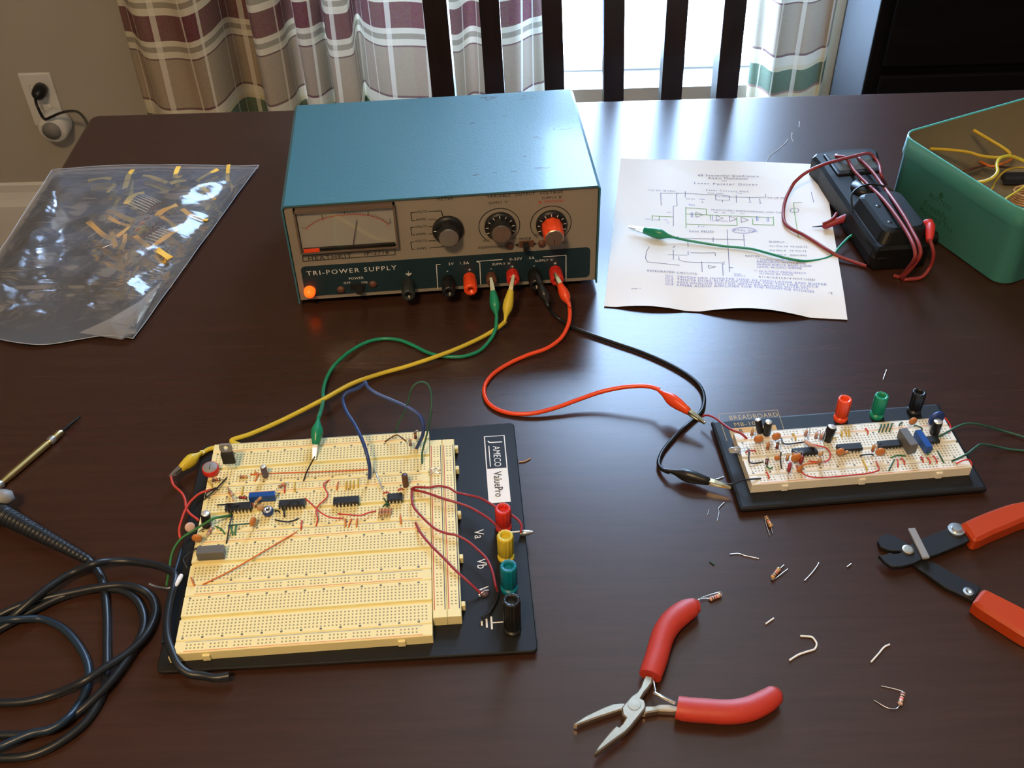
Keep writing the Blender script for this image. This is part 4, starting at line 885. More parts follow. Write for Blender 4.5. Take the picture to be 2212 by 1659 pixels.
# ------------------------------------------------------------------ parts on the small breadboard
chip('fourteen-pin chip at the left of the small breadboard, half hidden by brown capacitors', 1737, 982, 's')
chip('fourteen-pin chip in the middle of the small breadboard', 1833, 973, 's')
chip('fourteen-pin chip of the small breadboard running under the grey block capacitor', 1921, 966, 's')
chip('short brown-black eight-pin chip right of the small blue trimmer', 2010, 957, 's', 4)
can('left of two black capacitors at the back left of the small breadboard', 1643, 936, 's', .0026, .0115, 'black', (-.25, .25))
can('black capacitor with bright silver top beside its twin at the back left of small breadboard', 1655, 940, 's', .0030, .0130, 'black')
can('black capacitor tilted right in the middle back of the small breadboard', 1785, 953, 's', .0036, .0130, 'black', (.18, .1))
can('fat black capacitor with white top before the large blue disc', 2017, 938, 's', .0036, .0125, 'black')
disc('round orange disc capacitor at the left end of the small breadboard', 1636, 962, 's', .0037, 0, .0030)
disc('dark orange disc capacitor right of the two black capacitors', 1674, 958, 's', .0036, .15, .0040)
disc('orange disc capacitor leaning against the middle chip of small breadboard', 1812, 988, 's', .0034, .1, .0024)
disc('orange disc capacitor in front of the chip beside the grey block', 1898, 989, 's', .0038, 0, .0025)
disc('tall orange disc capacitor at the back, right of the grey block', 1966, 929, 's', .0034, .25, .0060)
disc('dark red edge-on disc capacitor at the front of the small breadboard', 1702, 1024, 's', .0042, 1.25, .0030, 'maroon')
disc('brown-orange disc in the middle of the crowded capacitor cluster', 1716, 1008, 's', .0042, .15, .0050)
disc('orange disc at the right of the crowded capacitor cluster', 1728, 1008, 's', .0036, 1.1, .0035, 'dark_red')
disc('pale brown disc at the lower right of the crowded capacitor cluster', 1726, 1022, 's', .0030, .6, .0015)
disc('small orange disc in front of the dark orange one', 1677, 999, 's', .0024, .2, .0025)
disc('small amber disc just right of the half hidden chip', 1771, 990, 's', .0026, .9, .0020, 'tan')
disc('large dark blue disc standing at the back right of the small breadboard', 2016, 925, 's', .0070, .35, .0030, 'navy', 0, .0020)
res_up('tan resistor standing at the back left corner of small breadboard', 1622, 950, 's', .012, .1, 'tan')
res_up('brown resistor standing between the dark orange disc and front cluster', 1657, 973, 's', .009, .1, 'ceramic')
res_up('dark resistor standing in front of the dark orange disc', 1677, 974, 's', .010, .1, 'brown')
res_up('leftmost of three pale resistors standing near the back middle', 1737, 953, 's', .013, .1, 'skin_pink')
res_up('middle one of three pale resistors standing near the back middle', 1760, 955, 's', .0115, .1, 'skin_pink')
res_up('rightmost of three pale resistors standing near the back middle', 1771, 958, 's', .0115, .1, 'skin_pink')
res_up('glossy brown resistor at the left of the crowded cluster', 1698, 1002, 's', .011, .1, 'tan', -1)
res_up('glossy brown resistor at the back of the crowded cluster', 1711, 1000, 's', .0115, .1, 'ceramic')
res_up('glossy brown resistor at the right of the crowded cluster', 1722, 1000, 's', .0115, .1, 'ceramic')
res_up('tan resistor standing at the left end of the third chip', 1882, 984, 's', .012, .1, 'ceramic')
res_up('tan resistor standing low by the red loop', 1768, 1006, 's', .009, .1, 'tan')
res_flat('tan resistor lying right of the leaning orange disc', 1823, 984, 's', .4, .009, .003)
res_flat('dark brown slanting diode near the left end of small breadboard', 1655, 1004, 's', 1.25, .012, .0035, 'brown')
res_flat('pale beige resistor leaning over the half hidden chip', 1749, 972, 's', -.95, .011, .006, 'skin_pink')
trimpot('bright blue trimmer lying lengthwise right of the grey block', 1991, 962, 's', ST+pi/2+.10, .019, .0050, .0075)
t = root('film_capacitor', 'grey block capacitor standing on edge over the right chip of small breadboard', 'capacitor', 1955, 968, 's', ST+pi/2+.12)
MB().box(-.0092, .0092, -.0032, .0032, .0030, .0125, b=.0005).build('body', 'grey_box', t)
for s in (-1, 1): MB().tube([(s*.0075, 0, .0035), (s*.0075, 0, -.001)], .0003, 6).build('lead', 'wire_metal', t)
# clear LED lying on its side, dome pointing left off the board
w = tp(1598, 971, STOP+.004); t = thing('clear_led', 'clear light-emitting diode lying sideways over the left edge of the small breadboard', 'LED', w, ST)
M['led'] = mat('clear epoxy', (.92, .94, .96), .05, trans=.85, noise=.01, coat=.6)
MB().lathe([(.0029, 0), (.0029, .001), (.0025, .0012), (.0025, .0060), (.0022, .0074), (.0014, .0083), (.0001, .0086)], (0, 0, 0), (-1, -.02, 0), n=28).build('lens', 'led', t)
for s in (-1, 1): MB().tube(spline([(-.002, s*.0012, 0), (.003, s*.0012, 0), (.0065, s*.0012, -.0005), (.0075, s*.0012, -.0055)], 4), .00032, 6).build('lead', 'chrome', t)
MB().box(-.004, -.001, -.001, .001, -.001, .001).build('die_cup', 'chrome', t)
t = root('heat_shrink_bundle', 'pinkish wrapped bundle of thin wires right of the half hidden chip', 'wire bundle', 1740, 955, 's')
a_ = [t.location*-1+tp(x, y, STOP+z) for x, y, z in ((1738, 951, .010), (1748, 959, .009), (1760, 964, .0075), (1770, 968, .006))]
MB().tube(spline(a_, 5), [.0012+.0006*sin(i*.35) for i in range(16)], 8).build('sleeve', 'skin_pink', t)
for k in t.children: k.rotation_euler.z = -ST
JS = [
 ('red jumper looping from the pink bundle round the chip end', [(1750, 958, .008), (1772, 964, .007), (1787, 969, .005), (1794, 982, .004), (1789, 994, .003), (1775, 998, .002), (1747, 996, 0)], 'wire_red', .003),
 ('long red jumper sweeping along the front of the small breadboard', [(1721, 1006, .002), (1734, 1022), (1752, 1030), (1783, 1031), (1830, 1027), (1870, 1023), (1893, 1018), (1899, 1012), (1892, 997)], 'wire_red', .002),
 ('short red jumper lying level near the clear diode', [(1611, 978), (1632, 976)], 'wire_red', .0016),
 ('short red jumper before the dark slanting diode', [(1655, 1021), (1661, 1034)], 'wire_red', .0014),
 ('black L-shaped jumper below the clear diode', [(1618, 970, .002), (1620, 999), (1649, 998)], 'dark_wire', .0016),
 ('black bent jumper behind the half hidden chip', [(1688, 946), (1696, 959), (1736, 955)], 'dark_wire', .0016),
 ('thin dark wire standing left of the crowded cluster', [(1687, 977, .004), (1686, 990, .003), (1688, 1012)], 'dark_wire', .003),
 ('black jumper between the middle and right chips', [(1858, 986), (1886, 984)], 'dark_wire', .0014),
 ('yellow jumper at the back left of the small breadboard', [(1712, 938), (1719, 950)], 'dark_yellow', .0014),
 ('left one of the yellow jumpers at the back middle', [(1817, 931), (1818, 944)], 'dark_yellow', .0016),
 ('middle one of the yellow jumpers at the back middle', [(1824, 929), (1828, 941)], 'dark_yellow', .0016),
 ('right one of the yellow jumpers at the back middle', [(1832, 930), (1834, 942)], 'dark_yellow', .0016),
 ('yellow-green jumper arching beside the tilted black capacitor', [(1797, 951), (1801, 946), (1806, 945)], 'dark_yellow', .002),
 ('short red jumper left of the four green jumpers', [(1869, 927), (1875, 937)], 'wire_red', .0014),
 ('leftmost of four slanted green jumpers at the back', [(1904, 918), (1898, 934)], 'dark_green', .0014),
 ('second from left of four slanted green jumpers at the back', [(1911, 918), (1905, 934)], 'dark_green', .0014),
 ('third from left of four slanted green jumpers at the back', [(1919, 917), (1913, 933)], 'dark_green', .0014),
 ('rightmost of four slanted green jumpers at the back', [(1927, 916), (1921, 932)], 'dark_green', .0014),
 ('short green jumper just behind the grey block', [(1948, 914), (1942, 920)], 'dark_green', .0014),
 ('grey-green jumper right of the tall orange disc', [(1975, 921), (1992, 928)], 'dark_green', .0014),
 ('arched green jumper in front of the grey block', [(1924, 989), (1938, 984), (1956, 985)], 'mid_green', .002),
 ('teal-black slanted jumper at the front, below the arched green one', [(1932, 994), (1920, 1017)], 'dark_green', .0014),
 ('left of two short red jumpers at the front, below the grey block', [(1938, 993), (1939, 1009)], 'wire_red', .0014),
 ('right of two short red jumpers at the front, below the grey block', [(1946, 991), (1954, 1004)], 'wire_red', .0014),
 ('leftmost of three slanted red jumpers below the blue trimmer', [(1989, 988), (1994, 999)], 'wire_red', .0014),
 ('middle one of three slanted red jumpers below the blue trimmer', [(2003, 991), (2009, 1002)], 'wire_red', .0014),
 ('rightmost of three slanted red jumpers below the blue trimmer', [(2015, 986), (2024, 1000)], 'wire_red', .0014),
 ('green jumper slanting at the front right of small breadboard', [(2025, 974), (2032, 986), (2039, 1000)], 'dark_green', .0014),
 ('green jumper between blue trimmer tip and the brown chip', [(2003, 983), (2015, 971)], 'mid_green', .0014),
 ('yellow jumper near the front under the third chip', [(1862, 994), (1873, 1017)], 'dark_yellow', .0014),
 ('small green piece of wire at the foot of the dark diode', [(1656, 1007), (1663, 1012), (1669, 1009)], 'mid_green', .0014),
 ('faint orange jumper lying level right of the crowded cluster', [(1734, 1006), (1765, 1001)], 'wire_orange', .0012),
 ('red wire loop over the back right corner of small breadboard', [(2030, 922, 0), (2036, 903, .003), (2044, 905, .003), (2052, 918, -.001), (2055, 932, -.001), (2050, 936, 0)], 'red', 0),
 ('red wire loop over the front right corner of small breadboard', [(2066, 1001, 0), (2082, 994, .002), (2094, 994, .002), (2099, 1003, 0), (2095, 1010, -.001)], 'red', 0),
]
for lab_, pts, col, arch in JS: jump(lab_, pts, 's', col, arch)
fly('upper dark green wire leaving the small breadboard towards the right', [(2021, 946, 0), (2040, 937, .004), (2065, 923, .006), (2090, 915, .004), (2120, 918, 0), (2160, 929, -.012), (2212, 944, -.0125), (2260, 960, -.0125)], 'dark_green', .0008, 's', ends=False)
fly('lower dark green wire leaving the small breadboard towards the right', [(2056, 996, 0), (2070, 990, .004), (2090, 980, .005), (2108, 966, .004), (2120, 960, .002), (2150, 964, -.010), (2185, 971, -.0132), (2260, 978, -.0132)], 'dark_green', .0008, 's', ends=False)
fly('red wire from the orange clip to the small breadboard', [(1519, 898, -.006), (1530, 897, -.004), (1545, 903, -.002), (1561, 915, 0), (1580, 928, .003), (1600, 936, .003), (1613, 947, 0)], 'maroon', .0009, 's')
fly('short grey wire from the black clip to the small breadboard', [(1566, 1046, -.008), (1585, 1045, -.006), (1602, 1038, -.002), (1622, 1035, .0015), (1643, 1034, 0)], 'dark_wire', .0007, 's')

# ------------------------------------------------------------------ clip leads
M['gold'] = mat('brassy clip metal', (.75, .60, .35), .28, 1, noise=.1)
def clip(parent, iv_, base, tip, col, metal='chrome', r=.0054, frac=.68, name='clip_boot'):
    """alligator clip: rubber boot from base (wire end) towards tip, with two metal jaws"""
    base, tip = Vector(base), Vector(tip); ax = tip-base; L = ax.length*frac; A = ax.normalized()
    side = A.cross(Vector((0, 0, 1))); side = side.normalized() if side.length > .05 else Vector((1, 0, 0)); upv = side.cross(A).normalized()
    prof = [(.0013, 0), (.0016, .1), (.0024, .22), (r*.9, .40), (r, .52), (r*.93, .68), (r*.72, .86), (r*.62, .97), (r*.45, 1.0)]
    m = MB(); n = 20; vs = []
    for q_, h in prof:
        for k in range(n): a = 2*pi*k/n; vs.append(base+A*h*L+side*cos(a)*q_*.85+upv*sin(a)*q_)
    fs = [(i*n+k, i*n+(k+1) % n, (i+1)*n+(k+1) % n, (i+1)*n+k) for i in range(len(prof)-1) for k in range(n)]
    m.add(vs, fs, 0, True); m.add(vs[:n], [tuple(range(n-1, -1, -1))]); m.add(vs[-n:], [tuple(range(n))])
    bt = m.build(name, col, parent, iv_)
    for s in (-1, 1):
        j = MB(); vs = []
        for h, hw, off, th in ((L*.93, .0019, .0014, .0012), (L*1.1, .0018, .0014, .0011), (L+(ax.length-L)*.6, .0015, .0010, .0010), (ax.length, .0011, .0003, .0008)):
            c_ = base+A*h+upv*s*off
            vs += [c_-side*hw-upv*th*.5*s, c_+side*hw-upv*th*.5*s, c_+side*hw+upv*th*.5*s, c_-side*hw+upv*th*.5*s]
        j.add(vs, [(3, 2, 1, 0), (12, 13, 14, 15)]+[(r_*4+i, r_*4+(i+1) % 4, r_*4+4+(i+1) % 4, r_*4+4+i) for r_ in range(3) for i in range(4)])
        for q_ in range(4):
            c_ = base+A*(L+(ax.length-L)*(.62+.1*q_))+upv*s*.0004; j.box(-.0009, .0009, -.0003, .0003, -.0004, .0004, c=c_)
        j.build('jaw', metal, bt, None if iv_ is None else iv_)
    return bt
def lead(name, label, wire, col, r, clips, cat='clip lead', group=None):
    """wire: list of (px, py, z); clips: list of (base, tip, metal) photo points with z"""
    pts = [p if isinstance(p, Vector) else tp(*p) for p in wire]; t = thing(name, label, cat, (pts[0].x, pts[0].y, 0), 0, group); iv_ = inv(t)
    MB().tube(spline(pts, 8), r, 10).build('wire', col, t, iv_)
    for c_ in clips: clip(t, iv_, tp(*c_[0]), tp(*c_[1]), c_[3] if len(c_) > 3 else col, c_[2], r=c_[4] if len(c_) > 4 else .0054)
    return t
def BW(x, y, z): return Vector((BO.x+x*cos(BT)-y*sin(BT), BO.y+x*sin(BT)+y*cos(BT), z))
GL = 'alligator clip leads on the table'
lead('clip_lead', 'green clip lead running from the power supply to the large breadboard', [(1073, 684, .014), (1070, 712, .008), (1058, 735, .004), (1035, 758, .002), (1000, 770, .002), (960, 770, .002), (925, 762, .002), (890, 745, .002), (860, 734, .002), (825, 732, .002), (790, 740, .003), (755, 760, .004), (725, 786, .006), (708, 812, .004), (699, 840, .005), (698, 865, .010), (694, 885, .022), (688, 902, .032)], 'green', .0016,
     [((1074, 690, .012), (1060, 600, .034), 'gold'), ((688, 900, .032), (679, 992, .016), 'chrome')], group=GL)
lead('clip_lead', 'yellow clip lead running from the power supply to the left side of large breadboard', [(1092, 694, .012), (1075, 708, .006), (1040, 729, .003), (990, 752, .005), (940, 771, .006), (880, 791, .004), (820, 808, .003), (760, 829, .008), (700, 862, .011), (640, 893, .010), (590, 917, .009), (540, 938, .009), (500, 952, .009), BW(.018, .1921, .0078), BW(-.0035, .1921, .0078), BW(-.0105, .186, .0085), (437, 976, .011)], 'yellow', .0019,
     [((1090, 697, .012), (1110, 594, .038), 'gold'), ((437, 976, .011), (367, 1030, .010), 'chrome')], group=GL)
lead('clip_lead', 'orange-red clip lead running from the power supply to the small breadboard', [(1229, 652, .020), (1231, 680, .014), (1226, 706, .009), (1210, 732, .006), (1180, 753, .004), (1140, 767, .003), (1100, 785, .002), (1065, 808, .002), (1047, 835, .002), (1050, 862, .002), (1070, 882, .002), (1105, 893, .002), (1150, 893, .003), (1200, 881, .005), (1250, 863, .008), (1300, 846, .012), (1350, 836, .016), (1395, 834, .018), (1425, 841, .018)], 'orange_red', .0018,
     [((1232, 664, .020), (1198, 590, .036), 'gold'), ((1418, 840, .019), (1523, 914, .012), 'gold')], group=GL)
lead('clip_lead', 'black clip lead running from the power supply to the small breadboard', [(1180, 655, .02), (1192, 675, .008), (1210, 690, .002), (1235, 706, .002), (1275, 722, .002), (1330, 741, .002), (1385, 760, .002), (1440, 784, .002), (1485, 810, .002), (1512, 835, .002), (1521, 862, .002), (1515, 888, .002), (1495, 909, .002), (1470, 931, .002), (1447, 955, .002), (1430, 978, .002), (1423, 1000, .003), (1430, 1013, .004), (1445, 1020, .006)], 'black', .0017,
     [((1184, 662, .018), (1158, 590, .036), 'black'), ((1438, 1015, .007), (1579, 1053, .006), 'gold')], group=GL)
lead('clip_lead', 'green clip lead lying across the printed sheet', [(1452, 512, .006), (1490, 520, .004), (1560, 531, .0035), (1620, 537, .004), (1660, 547, .005), (1700, 558, .005), (1740, 564, .0035), (1780, 559, .003), (1802, 548, .004), (1812, 535, .006), (1832, 514, .008), (1845, 505, .01)], 'green', .0012,
     [((1457, 513, .007), (1358, 490, .008), 'chrome')], group=GL)

# ------------------------------------------------------------------ multimeter wrapped in its red test lead
MA = .12; mo = tp(*(1720+950/5.53, 320+1480/5.53), 0)
mm = thing('multimeter', 'black hand-held multimeter wrapped in a red cable, lying beside the teal tin', 'multimeter', (mo.x-.003, mo.y+.001, 0), MA)
mi_ = inv(mm); LM = .178
def slab(x0, x1, y0, y1, z0, z1, b): return MB().box(x0, x1, y0, y1, z0, z1, b=b)
bd = MB()
# body: waisted outline
ol = [(.000, .000), (.050, .000), (.052, .030), (.050, .085), (.052, .110), (.064, .150), (.066, LM), (.005, LM), (.001, .150), (.000, .110), (.000, .085), (-.001, .030)]
bd.prism([tuple(p) for p in [(a.x, a.y) for a in spline([(x, y, 0) for x, y in ol+[ol[0]]], 3)][:-1]], .002, .026, b=.003); bd.build('body', 'black_rub', mm)
slab(.010, .058, .128, .170, .0255, .0285, .0018).build('display_bezel', 'black', mm)
M['lcd'] = mat('grey display', (.10, .115, .11), .2, noise=.05, coat=.5); slab(.014, .054, .133, .166, .0285, .0290, .0003).build('display', 'lcd', mm)
MB().lathe([(.013, .026), (.013, .0285), (.0115, .031), (.0001, .0312)], (.026, .100, 0), n=30).build('dial', 'black', mm)
MB().box(.0245, .0275, .100, .1115, .0312, .0325, b=.0004).build('dial_pointer', 'gold', mm)
def ring_(x0, x1, y0, y1, z, r=.008):
    o = []
    for ax2, ay2, a0 in ((x1-r, y1-r, 0), (x0+r, y1-r, pi/2), (x0+r, y0+r, pi), (x1-r, y0+r, 1.5*pi)):
        for i in range(5): a = a0+i*pi/8; o.append((ax2+r*cos(a), ay2+r*sin(a), z))
    return o
rg = [ring_(-.003, .053, -.001, .078, .004), ring_(-.003, .053, -.001, .078, .014), ring_(.008, .050, .008, .076, .036), ring_(.011, .048, .012, .073, .0385)]
lo = MB().add(sum(rg, []), [(r*20+i, r*20+(i+1) % 20, (r+1)*20+(i+1) % 20, (r+1)*20+i) for r in range(3) for i in range(20)]+[tuple(range(19, -1, -1)), tuple(range(60, 80))])
lo.build('raised_holster', 'black_rub', mm)
for x, y in ((.018, .050), (.018, .022)): MB().lathe([(.0025, .0384), (.0022, .0389), (.0001, .0386)], (x, y, 0), n=14).build('screw_recess', 'black', mm)
MB().tube(spline([(.000, .062, .026), (.005, .080, .036), (.025, .088, .039), (.044, .080, .036), (.050, .062, .028)], 6), .0010, 8).build('stand_wire', 'black', mm)
MB().lathe([(.0055, 0), (.0055, .016), (.0048, .018)], (.054, .028, .012), (1, -.1, .1), n=18).build('black_jack', 'black', mm)
def mz(x, y, z): return tp(1720+x/5.53, 320+y/5.53, z)
rl = [(1590, 1090, .034), (1625, 1180, .030), (1640, 1290, .022), (1600, 1420, .010), (1500, 1540, .003), (1360, 1565, .0022), (1270, 1555, .003), (1380, 1430, .020), (1480, 1280, .036), (1465, 1150, .042), (1390, 1000, .043), (1280, 800, .043), (1140, 590, .040), (1020, 430, .034), (900, 270, .0325), (760, 130, .031), (700, 80, .026), (600, 45, .018), (520, 65, .022), (480, 95, .030), (580, 110, .034), (620, 150, .032), (700, 280, .0325), (840, 420, .034), (1020, 590, .040), (1180, 790, .043), (1320, 1000, .043), (1400, 1160, .042), (1420, 1300, .036), (1350, 1420, .020), (1250, 1530, .003), (1160, 1525, .002)]
tl_ = thing('test_lead', 'dark red multimeter cable wound round the black multimeter, one loop reaching over the paper', 'test lead', mz(1600, 970, 0)); ti = inv(tl_)
MB().tube(spline([mz(*p) for p in rl], 6), .0018, 10).build('cable', 'dark_red', tl_, ti)
def rz_(x, y, z): return tp(1280+x/3.568, 320+y/3.568, z)
lp_ = [mz(1075, 430, .010), mz(1020, 340, .026), mz(990, 200, .028), mz(930, 110, .030), mz(860, 62, .034), mz(700, 95, .036), mz(480, 150, .036), mz(300, 205, .036), mz(120, 290, .030), mz(10, 380, .022), rz_(1540, 290, .016), rz_(1490, 390, .010), rz_(1470, 490, .006), rz_(1480, 570, .005), rz_(1530, 620, .005), rz_(1620, 665, .005), rz_(1720, 725, .005), rz_(1820, 790, .006), rz_(1900, 835, .004), rz_(2000, 872, .0025), rz_(2110, 910, .0022)]
MB().tube(spline(lp_, 6), .0017, 10).build('cable_loop', 'dark_red', tl_, ti)
MB().lathe([(.0028, 0), (.0034, .004), (.0042, .010), (.0046, .018), (.0040, .020)], mz(1590, 1110, .030), mz(1600, 960, .034)-mz(1590, 1110, .030), n=18).build('plug_boot', 'red', tl_, ti)
MB().lathe([(.0045, 0), (.0055, .003), (.0055, .009), (.0038, .0105)], mz(1600, 985, .031), (-.2, .9, .5), n=18).build('plug_head', 'red', tl_, ti)
MB().lathe([(.0014, 0), (.0034, .003), (.0036, .018), (.0040, .022), (.0040, .026)], mz(310, 940, .006), mz(470, 880, .010)-mz(310, 940, .006), n=16).build('probe_handle', 'maroon', tl_, ti)
MB().tube([mz(190, 940, .005), mz(320, 930, .006)], [.0004, .0010], 8).build('probe_tip', 'black', tl_, ti)
MB().tube(spline([mz(320, 905, .010), mz(400, 870, .012), mz(450, 830, .014), mz(480, 780, .012)], 5), .0016, 8).build('probe_wire', 'dark_red', tl_, ti)
# ------------------------------------------------------------------ teal tin, open, with wires inside
TH = .081; q0_ = tp(1908, 443, 0); q1_ = tp(2143, 612, 0); dv = (q1_-q0_); an = atan2(dv.y, dv.x)
tin = thing('tin_box', 'open teal metal tin full of wires at the right edge, beside the multimeter', 'tin', (q0_.x, q0_.y, 0), an); tii = inv(tin)
M['tin'] = mat('teal tin paint', (.085, .38, .33), .28, noise=.06, nscale=30, coat=.3)
M['tin_in'] = mat('tin inside', (.26, .21, .13), .4, .3, noise=.2, nscale=20)
SA, SB_, R_ = dv.length+.010, .24, .016        # side towards camera (local x), depth (local +y)
def trr(d, z, k=7):
    o = []; r = R_-d
    for ax2, ay2, a0 in ((SA-R_, SB_-R_, 0), (R_, SB_-R_, pi/2), (R_, R_, pi), (SA-R_, R_, 1.5*pi)):
        for i in range(k): a = a0+i*pi/2/(k-1); o.append((ax2+r*cos(a), ay2+r*sin(a), z))
    return o
prof = [(.0025, 0), (0, .0025), (0, TH-.0195), (-.0016, TH-.0180), (-.0006, TH-.0015), (-.0004, TH), (.0010, TH), (.0014, TH-.001), (.0014, .0035)]
rings = [trr(d, z) for d, z in prof]; n = len(rings[0]); vs = sum(rings, [])
tbm = MB().add(vs, [(r*n+i, r*n+(i+1) % n, (r+1)*n+(i+1) % n, (r+1)*n+i) for r in range(7) for i in range(n)], 0, True)
tbm.f.append(list(range(n-1, -1, -1))); tbm.mi.append(0); tbm.smooth.append(False)
tbm.add(vs, [(7*n+i, 7*n+(i+1) % n, 8*n+(i+1) % n, 8*n+i) for i in range(n)]+[tuple(range(8*n, 9*n))], 1, True)
for s, (px, py), sz in (('\u2666', (2033, 423), .008), ('BUTTERS', (2031, 436), .007), ('Freshly', (2020, 455), .0105), ('Ripened Tea', (2022, 474), .0085)):
    v0, f0 = text_mesh(s, sz, spacing=1.05)
    d = ray(px, py); nrm = Vector((sin(an), -cos(an), 0)); o = Vector((0, 0, CH)); wpt = tii @ (o+d*((Vector((q0_.x, q0_.y, 0))-o).dot(nrm)/d.dot(nrm)))
    tbm.add([(wpt.x+v.x, -.0002, wpt.z+v.y) for v in v0], f0, 2)
tbm.build('tin_body', ['tin', 'tin_in', 'dark_green'], tin)
def tw(x, y, z): return tp(1900+x/3.949, 220+y/3.949, z)
GT = 'wires heaped inside the teal tin'
for lab_, pts, col, r in (
 ('thick yellow wire curving in an S inside the teal tin', [(780, 690, .045), (880, 680, .048), (960, 650, .052), (1005, 600, .055), (1000, 540, .056), (1020, 490, .056), (1080, 465, .054), (1160, 475, .05), (1260, 520, .045), (1400, 600, .04)], 'yellow', .0017),
 ('dull yellow wire running along the back of the tin', [(430, 400, .058), (600, 410, .056), (760, 430, .054), (860, 460, .052), (980, 475, .050), (1080, 470, .050), (1110, 440, .052), (1050, 390, .056), (950, 330, .060), (800, 240, .068)], 'dark_yellow', .0016),
 ('thin orange wire lying across the tin middle', [(860, 510, .02), (900, 530, .022), (960, 550, .022), (1040, 530, .024), (1110, 500, .022), (1150, 460, .02)], 'wire_orange', .0014),
 ('thin yellow wire in the near right corner of the tin', [(1040, 860, .05), (1100, 810, .052), (1180, 760, .05), (1260, 700, .045), (1350, 640, .04)], 'yellow', .0010),
 ('brown wire lying deep in the tin', [(680, 600, .02), (800, 570, .02), (920, 540, .018), (1100, 560, .016), (1300, 560, .016)], 'brown', .0012),
 ('faint yellow wire lying near the tin front side', [(900, 800, .03), (960, 740, .03), (1000, 660, .028), (1090, 580, .026), (1230, 560, .024), (1400, 600, .02)], 'dark_yellow', .0010)):
    sp = spline([tw(*p) for p in pts], 6); o0_ = sp[0].copy(); o = MB().tube([p-o0_ for p in sp], r, 8).build('coiled_wire', col); o.location = o0_; tag(o, lab_, 'wire', GT)
w = tw(1150, 650, .012); o = thing('dark_component', 'dark blue-black lump among the wires in the tin', 'component', w)
MB().box(-.012, .012, -.006, .006, -.004, .004, b=.002).build('body', 'dark_wire', o)
w = tw(1260, 850, .018); o = thing('tan_coil', 'tan coil of wire at the right side of the tin', 'coil', w)
MB().tube([(0.016*cos(a*.5), .012*sin(a*.5), .0012*(a*.5)/3) for a in range(0, 60)], .0012, 6).build('winding', 'tan', o)
# ------------------------------------------------------------------ clear bag with taped resistors
def film(name, a, haze):
    m = mat(name, (.80, .84, .95), .25); q = NT(m)
    nz = q.n('ShaderNodeTexNoise'); nz.inputs['Scale'].default_value = 11; nz.inputs['Detail'].default_value = 2.5; nz.inputs['Distortion'].default_value = 1.0
    tc = q.n('ShaderNodeTexCoord'); mp = q.n('ShaderNodeMapping'); mp.inputs['Scale'].default_value = (.7, 3.2, 1); mp.inputs['Rotation'].default_value = (0, 0, .9)
    q.t.links.new(tc.outputs['Object'], mp.inputs[0]); q.t.links.new(mp.outputs[0], nz.inputs[0])
    b = q.n('ShaderNodeBump'); b.inputs['Strength'].default_value = .40; b.inputs['Distance'].default_value = .004; q.t.links.new(nz.outputs['Fac'], b.inputs['Height'])
    df = q.n('ShaderNodeBsdfDiffuse'); df.inputs[0].default_value = (.72, .76, .86, 1); tr = q.n('ShaderNodeBsdfTransparent'); tr.inputs[0].default_value = (.97, .97, .98, 1)
    gl = q.n('ShaderNodeBsdfGlossy'); gl.inputs['Roughness'].default_value = .10; q.t.links.new(b.outputs[0], gl.inputs['Normal'])
    fr = q.n('ShaderNodeFresnel'); fr.inputs[0].default_value = 1.45; q.t.links.new(b.outputs[0], fr.inputs['Normal'])
    m1 = q.n('ShaderNodeMixShader'); m1.inputs[0].default_value = haze; q.t.links.new(tr.outputs[0], m1.inputs[1]); q.t.links.new(df.outputs[0], m1.inputs[2])
    m2 = q.n('ShaderNodeMixShader'); q.t.links.new(fr.outputs[0], m2.inputs[0]); q.t.links.new(m1.outputs[0], m2.inputs[1]); q.t.links.new(gl.outputs[0], m2.inputs[2])
    q.t.links.new(m2.outputs[0], q.t.nodes['Material Output'].inputs[0]); return m
M['film'] = film('clear bag film', 0, .12)
qa, qb, qc = tp(140, 360, .006), tp(561, 350, .004), tp(285, 733, .004); qd = Vector((-.508, .735, .010)); qa = Vector((-.497, 1.028, .008))
def quad(u, v): return qa*(1-u)*(v)+qb*u*v+qc*u*(1-v)+qd*(1-u)*(1-v)
bag = thing('plastic_bag', 'clear zip bag full of taped resistors, hanging over the left edge of the table', 'bag', (qc.x, qc.y, 0)); bi = inv(bag)
def bagp(u, v, top):
    p = quad(u, v); e = min(u, 1-u, v*.8, (1-v)*.8)*4; e = max(0, min(1, e)); bulge = e*e*(3-2*e)
    if v < .12: p.y += .006*sin(u*9)*(1-v/.12)
    if v > .88: p.y += .006*sin(u*4+.4)*(v-.88)/.12
    wr = .0018*sin(u*17+v*9)+.0014*sin(u*31-v*23)+.0012*sin(v*41+u*7)
    zz = .0010+(bulge*.0175+wr*max(.15, e)+.0022 if top else .0)
    ov = max(0, TX0-p.x)
    return Vector((p.x, p.y, zz+(-ov*.25 if ov > 0 else 0)))
MB().grid(lambda u, v: bagp(u, v, True), 70, 80).build('upper_film', 'film', bag, bi)
MB().grid(lambda u, v: bagp(1-u, v, False), 30, 34).build('lower_film', 'film', bag, bi)
